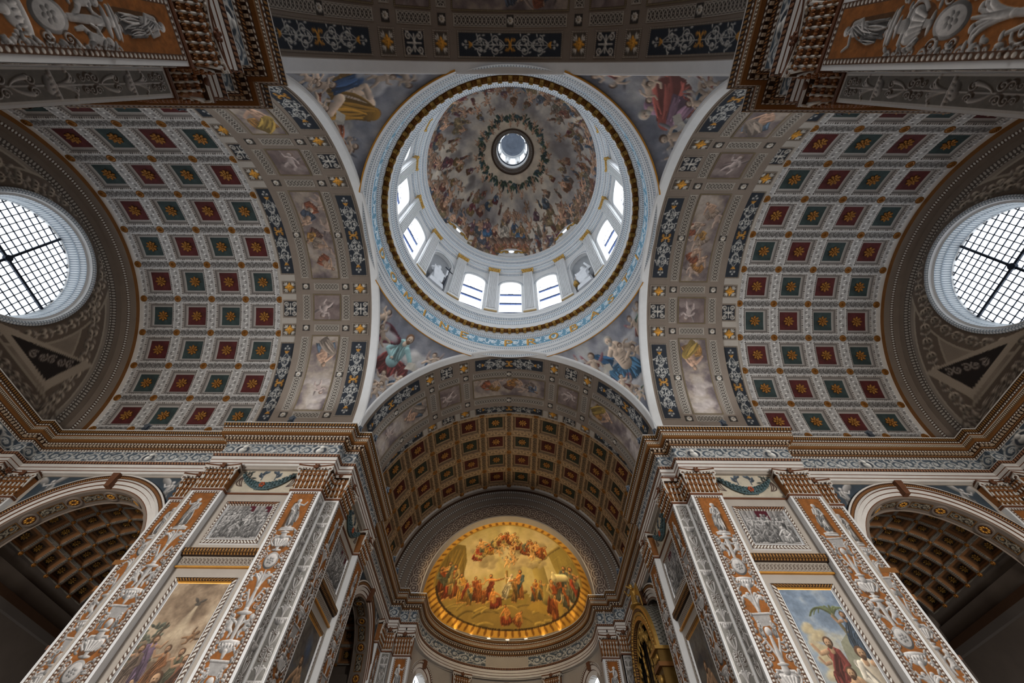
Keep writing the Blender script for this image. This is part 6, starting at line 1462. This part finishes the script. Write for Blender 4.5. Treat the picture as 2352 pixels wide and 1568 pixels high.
m = MB(); m.lathe([(.36, 0), (.34, .07), (.27, .07), (.25, .02), (.01, .02)], 20, mats=[0, 0, 0, 1]); 
for k in range(8): a_ = k * math.pi / 4; m.blob((.14 * math.cos(a_), .14 * math.sin(a_), .04), .09, .06, .04, 6, 2)
m.v = [(x, y, 3.86 - z) for x, y, z in m.v]; SDISC = m.mesh('soffit disc', [WARM, RUSTM, GOLDP])
cv = Canvas(.99, .5, 44, C('2e2620')); scrollwork(cv, .05, .94, .25, .2, 2, C('8f8674'), C('a5702c'), .3, .14); border(cv, .05, C('a3763c'), C('4a3018'), .06)
a = (np.linspace(0, 1, cv.nx)[None, :] - .5) * cv.w / 3.85; b = np.linspace(-.25, .25, cv.ny)[:, None]; SSTRIP = grid_mesh('soffit strip', np.stack([3.84 * np.sin(a) + 0 * b, b + 0 * a, 3.84 * np.cos(a) + 0 * b], -1), cv.a, PAINT)
SPAN = []
for s in (0, 1):
    cv = Canvas(4.05, 2.5, 110, C('39424a')); cv.mottle(.3, 8, s); cv.at(.75, 1.5, .2 if s else -.1, 1.55); leaf(cv, -.1, .3, 2.3, .55, mul(GRIS, .75), .4, .4); leaf(cv, .1, .3, .8, .55, mul(GRIS, .75), .4, .4); standing(cv, 0, -.5, 1.0, mul(GRIS, .85), mul(GRIS, .8), mul(GRIS, .95), mul(GRIS, .7), s, False, .08, 1); cv.home(); SPAN.append(cv)
chapel('left front', 'great arch and coffered chapel opening off the left transept', 7); chapel('right front', 'great arch and coffered chapel opening off the right transept', 8)
chapel('left choir', 'arch and coffered chapel on the left of the choir', 9); chapel('right choir', 'arch and coffered chapel on the right of the choir behind the organ', 10)

# ---- pilasters at the far corners: grey strip and orange panel with a figure
EGM = flat_mesh('grey strip', grey_canvas(.6, 1), -.3, -.012, ZB + 1.6)
cv = Canvas(.98, ZN - .14 - ZB, 60, C('8a5426')); cv.mottle(.3, 4, 2); candelabrum(cv, .49, .1, cv.h - .3, .72, 3, mul(GRIS, .98)); border(cv, .12, C('d4cfc8'), C('6a4a36'), .12); EOM = flat_mesh('orange panel', cv, -.49, -.012, ZB + 1.6)
SH['E0'], SH['E1'] = shaft_mesh(.76, 1.4), shaft_mesh(1.31, .5); CAP['E0'], CAP['E1'] = capital_mesh(.76, .8, False), capital_mesh(1.31, .5, False)
def corner(label_end, M):
    for kind, s, d, cm, nm in (('E0', 8.94, 27.0, EGM, 'narrow grey strip pilaster'), ('E1', 7.905, 27.75, EOM, 'orange pilaster with a grey figure')):
        r = empty('pilaster', label='%s %s' % (nm, label_end), cat='pilaster'); r.matrix_world = M @ Matrix.Translation((s, d, -1.6)); obj('shaft', SH[kind], r); obj('painted_panel', cm, r)
        capital(CAP[kind], r)
corner('left of the apse opening', face_matrix(-1, 1, 0)); corner('right of the apse opening', face_matrix(1, 1, 0))
corner('at the far corner of the left transept', face_matrix(-1, 1, 1)); corner('at the far corner of the right transept', face_matrix(1, 1, 1))
for s, nm in ((-1, 'left'), (1, 'right')):
    a_ = s * math.radians(33); M = Matrix.Translation((0, 29.1, 0)) @ Matrix.Rotation(-a_, 4, 'Z'); r = empty('pilaster', label='brown capped pilaster on the curved apse wall, %s of the middle window' % nm, cat='pilaster'); r.matrix_world = M @ Matrix.Translation((0, 7.25, -1.6)); obj('shaft', SH['P1'], r); obj('grisaille_panel', CM[0 if s < 0 else 2], r)
    capital(CAP['P1'], r)
# ================================================================ ORGAN CASE
ORG = empty('organ_case', (8.6, 21.1, 7.0), label='gilded arched organ case with dark pipes and scaly barrel roof', cat='organ case')
def og(m): m.v = [(y, -x, z - 7.0) for x, y, z in m.v]; return m     # built with x along the choir wall (towards the viewer), y into the wall
oz, orr = 10.45, 3.35; Pq = lambda q, d, z: (q, d, z)
m = MB(); arch_sweep(m, 0, oz, [(orr, .05, 0), (orr, 1.7, 0), (orr - .1, 1.72, 0)], 0, math.pi, 40, Pq); og(m).obj('roof', LEAD, ORG)
m = MB()
for j in range(10):
    for i in range(46):
        a_ = math.pi * (i + .5 * (j % 2) + .25) / 46; r_ = orr + .03; c = (r_ * math.cos(a_), .17 + .165 * j, oz + r_ * math.sin(a_)); t = (-math.sin(a_), math.cos(a_)); w = .1
        m.face([(c[0] + t[0] * w, c[1] - .08, c[2] + t[1] * w), (c[0] + t[0] * w * .6, c[1] + .1, c[2] + t[1] * w * .6), (c[0] + .03 * math.cos(a_), c[1] + .15, c[2] + .03 * math.sin(a_)), (c[0] - t[0] * w * .6, c[1] + .1, c[2] - t[1] * w * .6), (c[0] - t[0] * w, c[1] - .08, c[2] - t[1] * w)], 0)
og(m).obj('roof_scales', plain('pale lead scales', C('8a857a'), .5, .2, .35, 5), ORG, kind='stuff')
m = MB(); arch_sweep(m, 0, oz, [(orr + .06, .08, 0), (orr + .04, -.1, 0), (orr - .12, -.14, 1), (orr - .3, -.05, 0), (orr - .5, -.02, 0), (orr - .52, -.1, 0), (orr - .75, -.12, 1), (orr - .8, .1, 0), (2.45, .15, 0)], 0, math.pi, 40, Pq); og(m).obj('gilt_arch', [GILT, LEAFG], ORG)
m = MB(); rg = random.Random(8)
for i in range(40):
    a_ = math.pi * (i + .5) / 40; r_ = orr - .4
    m.blob((r_ * math.cos(a_), -.08, oz + r_ * math.sin(a_)), .12, .1, .12, 6)
for i in range(46):
    a_ = math.pi * rg.random(); r_ = rg.uniform(1.9, 2.5); x, z = r_ * math.cos(a_), oz + r_ * math.sin(a_); m.tube([(x, .1, z), (x * .93 + rg.uniform(-.1, .1), .0, z - .25), (x * .88, .05, z - .5)], .09, .03, 5)
for s in (-1, 1):
    for k in range(26): m.tube([(s * (2.15 + .2 * math.sin(k)), .05, oz - .14 * k), (s * (1.85 + .2 * math.cos(k * 1.7)), -.05, oz - .14 * k - .16)], .09, .04, 5)
    for k in range(8): m.blob((s * .75 + .1 * math.sin(k * 2), .15, oz + 1.6 - .35 * k), .12, .08, .22, 6)
og(m).obj('gilt_foliage', GILT, ORG, kind='stuff')
m = MB(); m.face([(2.5 * math.cos(a_), .7, oz + 2.5 * math.sin(a_)) for a_ in np.linspace(0, math.pi, 25)] + [(-2.5, .7, 2), (2.5, .7, 2)]); og(m).obj('dark_back', plain('black case interior', C('0c0c0e'), .9), ORG)
for k in range(9):
    x = -1.9 + .475 * k; h = oz + math.sqrt(max(.2, 2.2 ** 2 - x * x)) - .5; m = MB(); m.tube([(x, .45, 4.0), (x, .45, h)], .19, .19, 12); m.frust(x - .1, x + .1, .24, .3, 4.6, x - .02, x + .02, .24, .3, 5.2); og(m).obj('pipe', plain('dark tin pipe', C('23272d'), .35, .6) if k == 0 else MATS['dark tin pipe'], ORG)
for s in (-1, 1):
    m = MB(); x0, x1 = sorted((s * 2.45, s * 3.5)); m.box(x0 - .12, x1 + .12, -.3, 1.6, oz - .16, oz, 0); m.box(x0, x1, -.15, 1.6, oz - .75, oz - .16, 1); m.box(x0 - .1, x1 + .1, -.28, 1.6, oz - .95, oz - .75, 2); m.box(x0 + .05, x1 - .05, -.1, 1.6, 2.0, oz - .95, 1)
    for k in range(5): m.blob(((x0 + x1) / 2, -.2, oz - 1.4 - .75 * k), .3, .14, .26, 8, 0)
    for k in range(4): m.blob((x0 + .2 + .22 * k, -.2, oz - .45), .1, .1, .16, 6, 0)
    og(m).obj('side_column', [GILT, plain('brown gilt wood', C('6e5326'), .45, .4, .4, 5) if s < 0 else MATS['brown gilt wood'], OCHREM], ORG)
m = MB(); m.box(-3.6, 3.6, -.3, 1.6, 1.4, 2.2); og(m).obj('gallery_base', MATS['brown gilt wood'], ORG)
# gilt angel on top of the case
def ang(m):
    m.strip(robe_rows(0, 1.35, .3, 6, 4), 0, True, True, True); m.blob((0, -.05, 1.36), .12, .13, .16, 10); m.tube([(0, 0, 1.1), (0, 0, 1.3)], .09, .08, 8)
    for s in (-1, 1):
        m.tube([(s * .22, 0, 1.1), (s * .5, -.2, .95), (s * .35, -.42, 1.15)], .09, .06, 8); m.blob((s * .34, -.45, 1.18), .06, .06, .06, 6)
        for k in range(7): m.tube([(s * .12, .14, 1.05 - .04 * k), (s * (.42 + .06 * k), .22, 1.35 - .16 * k), (s * (.5 + .05 * k), .25, .95 - .2 * k)], .08, .045, 6)
    m.blob((0, 0, .06), .55, .4, .12, 10)
rt = empty('gilt_angel', (8.62, 20.6, 13.83), -math.pi / 2, label='gilt winged angel perched on top of the organ case', cat='statue'); o = body_mesh('figure', [ang], GILT, .035); link(o, rt)

# ================================================================ FLOODLIGHTS on the cornices
m = MB(); m.box(-.17, .17, -.09, .09, .12, .38); m.frust(-.19, .19, -.11, .11, .38, -.21, .21, -.13, .13, .43)
for k in range(5): m.box(-.15 + .07 * k, -.13 + .07 * k, -.12, .12, .1, .2)
FBODY = m.mesh('housing', plain('grey lamp metal', C('6a7078'), .45, .5)); m = MB(); m.box(-.16, .16, -.09, .09, .43, .44); FGLASS = m.mesh('lens', glowing('lamp lens', (.8, .9, 1.0), 1.2)); m = MB()
for s in (-1, 1): m.box(s * .2 - .015, s * .2 + .015, -.03, .03, 0, .3)
m.box(-.22, .22, -.04, .04, 0, .03); FBRK = m.mesh('bracket', IRON)
FL = [('above the left front corner of the crossing', -8.95, 8.95, 0), ('above the right front corner of the crossing', 8.95, 8.95, 0), ('on the ledge left of the choir arch, first along', -8.15, 9.7, 1), ('on the ledge right of the choir arch, first along', 8.15, 9.7, 1), ('on the left choir ledge, second along', -8.15, 14.6, 1), ('on the right choir ledge, second along', 8.15, 14.2, 1),
      ('on the left choir ledge near the apse', -8.9, 22.9, 1), ('on the right choir ledge near the apse', 8.9, 22.7, 1), ('at the far left end of the choir ledge', -8.9, 24.6, 1), ('at the far right end of the choir ledge', 8.9, 24.4, 1), ('under the painted band of the left transept arch', -12.8, 8.15, 2), ('under the painted band of the right transept arch', 12.8, 8.15, 2),
      ('over the rear left corner of the crossing', -8.95, -8.95, 0), ('over the rear right corner of the crossing', 8.95, -8.95, 0), ('on the rear left transept ledge', -12.6, -8.1, 2), ('on the rear right transept ledge', 12.8, -8.1, 2), ('on the left transept ledge over the chapel arch', -21.8, 8.9, 2), ('on the right transept ledge over the chapel arch', 21.8, 8.9, 2)]
for nm, x, y, tl in FL:
    r = empty('floodlight', (x, y, 17.95), math.atan2(y, x), label='small grey floodlight ' + nm, cat='lamp'); h = obj('housing', FBODY, r); obj('lens', FGLASS, h); obj('bracket', FBRK, r)
def lamp_light(loc, aim, power, col, size=.5, spread=2.6): return area_light('floodlight_beam', loc, aim, size, power, col, 'DISK', spread)
for s in (-1, 1):
    lamp_light((s * 12.8, 7.6, 18.3), (s * 13.2, 3.5, 26), 190, (.85, .93, 1.0)); lamp_light((s * 12.8, -7.6, 18.3), (s * 13.2, -3.5, 26), 190, (.85, .93, 1.0)); lamp_light((s * 7.6, 12.0, 18.3), (s * 4, 12.5, 26), 60, (.85, .93, 1.0))
# warm lamps hidden on the apse cornice, lighting the golden half dome
for q in range(-75, 76, 15):
    a_ = math.radians(q); lamp_light((6.8 * math.sin(a_), 29.1 + 6.8 * math.cos(a_), 17.97), (4.2 * math.sin(a_), 29.1 + 4.2 * math.cos(a_), 22), 27, (1.0, .78, .44), .3, 1.9)
for s in (-1, 1): lamp_light((s * 8.3, 22.6, 18.3), (-s * 1, 33.5, 21.0), 110, (1.0, .76, .42), .3, 1.2)
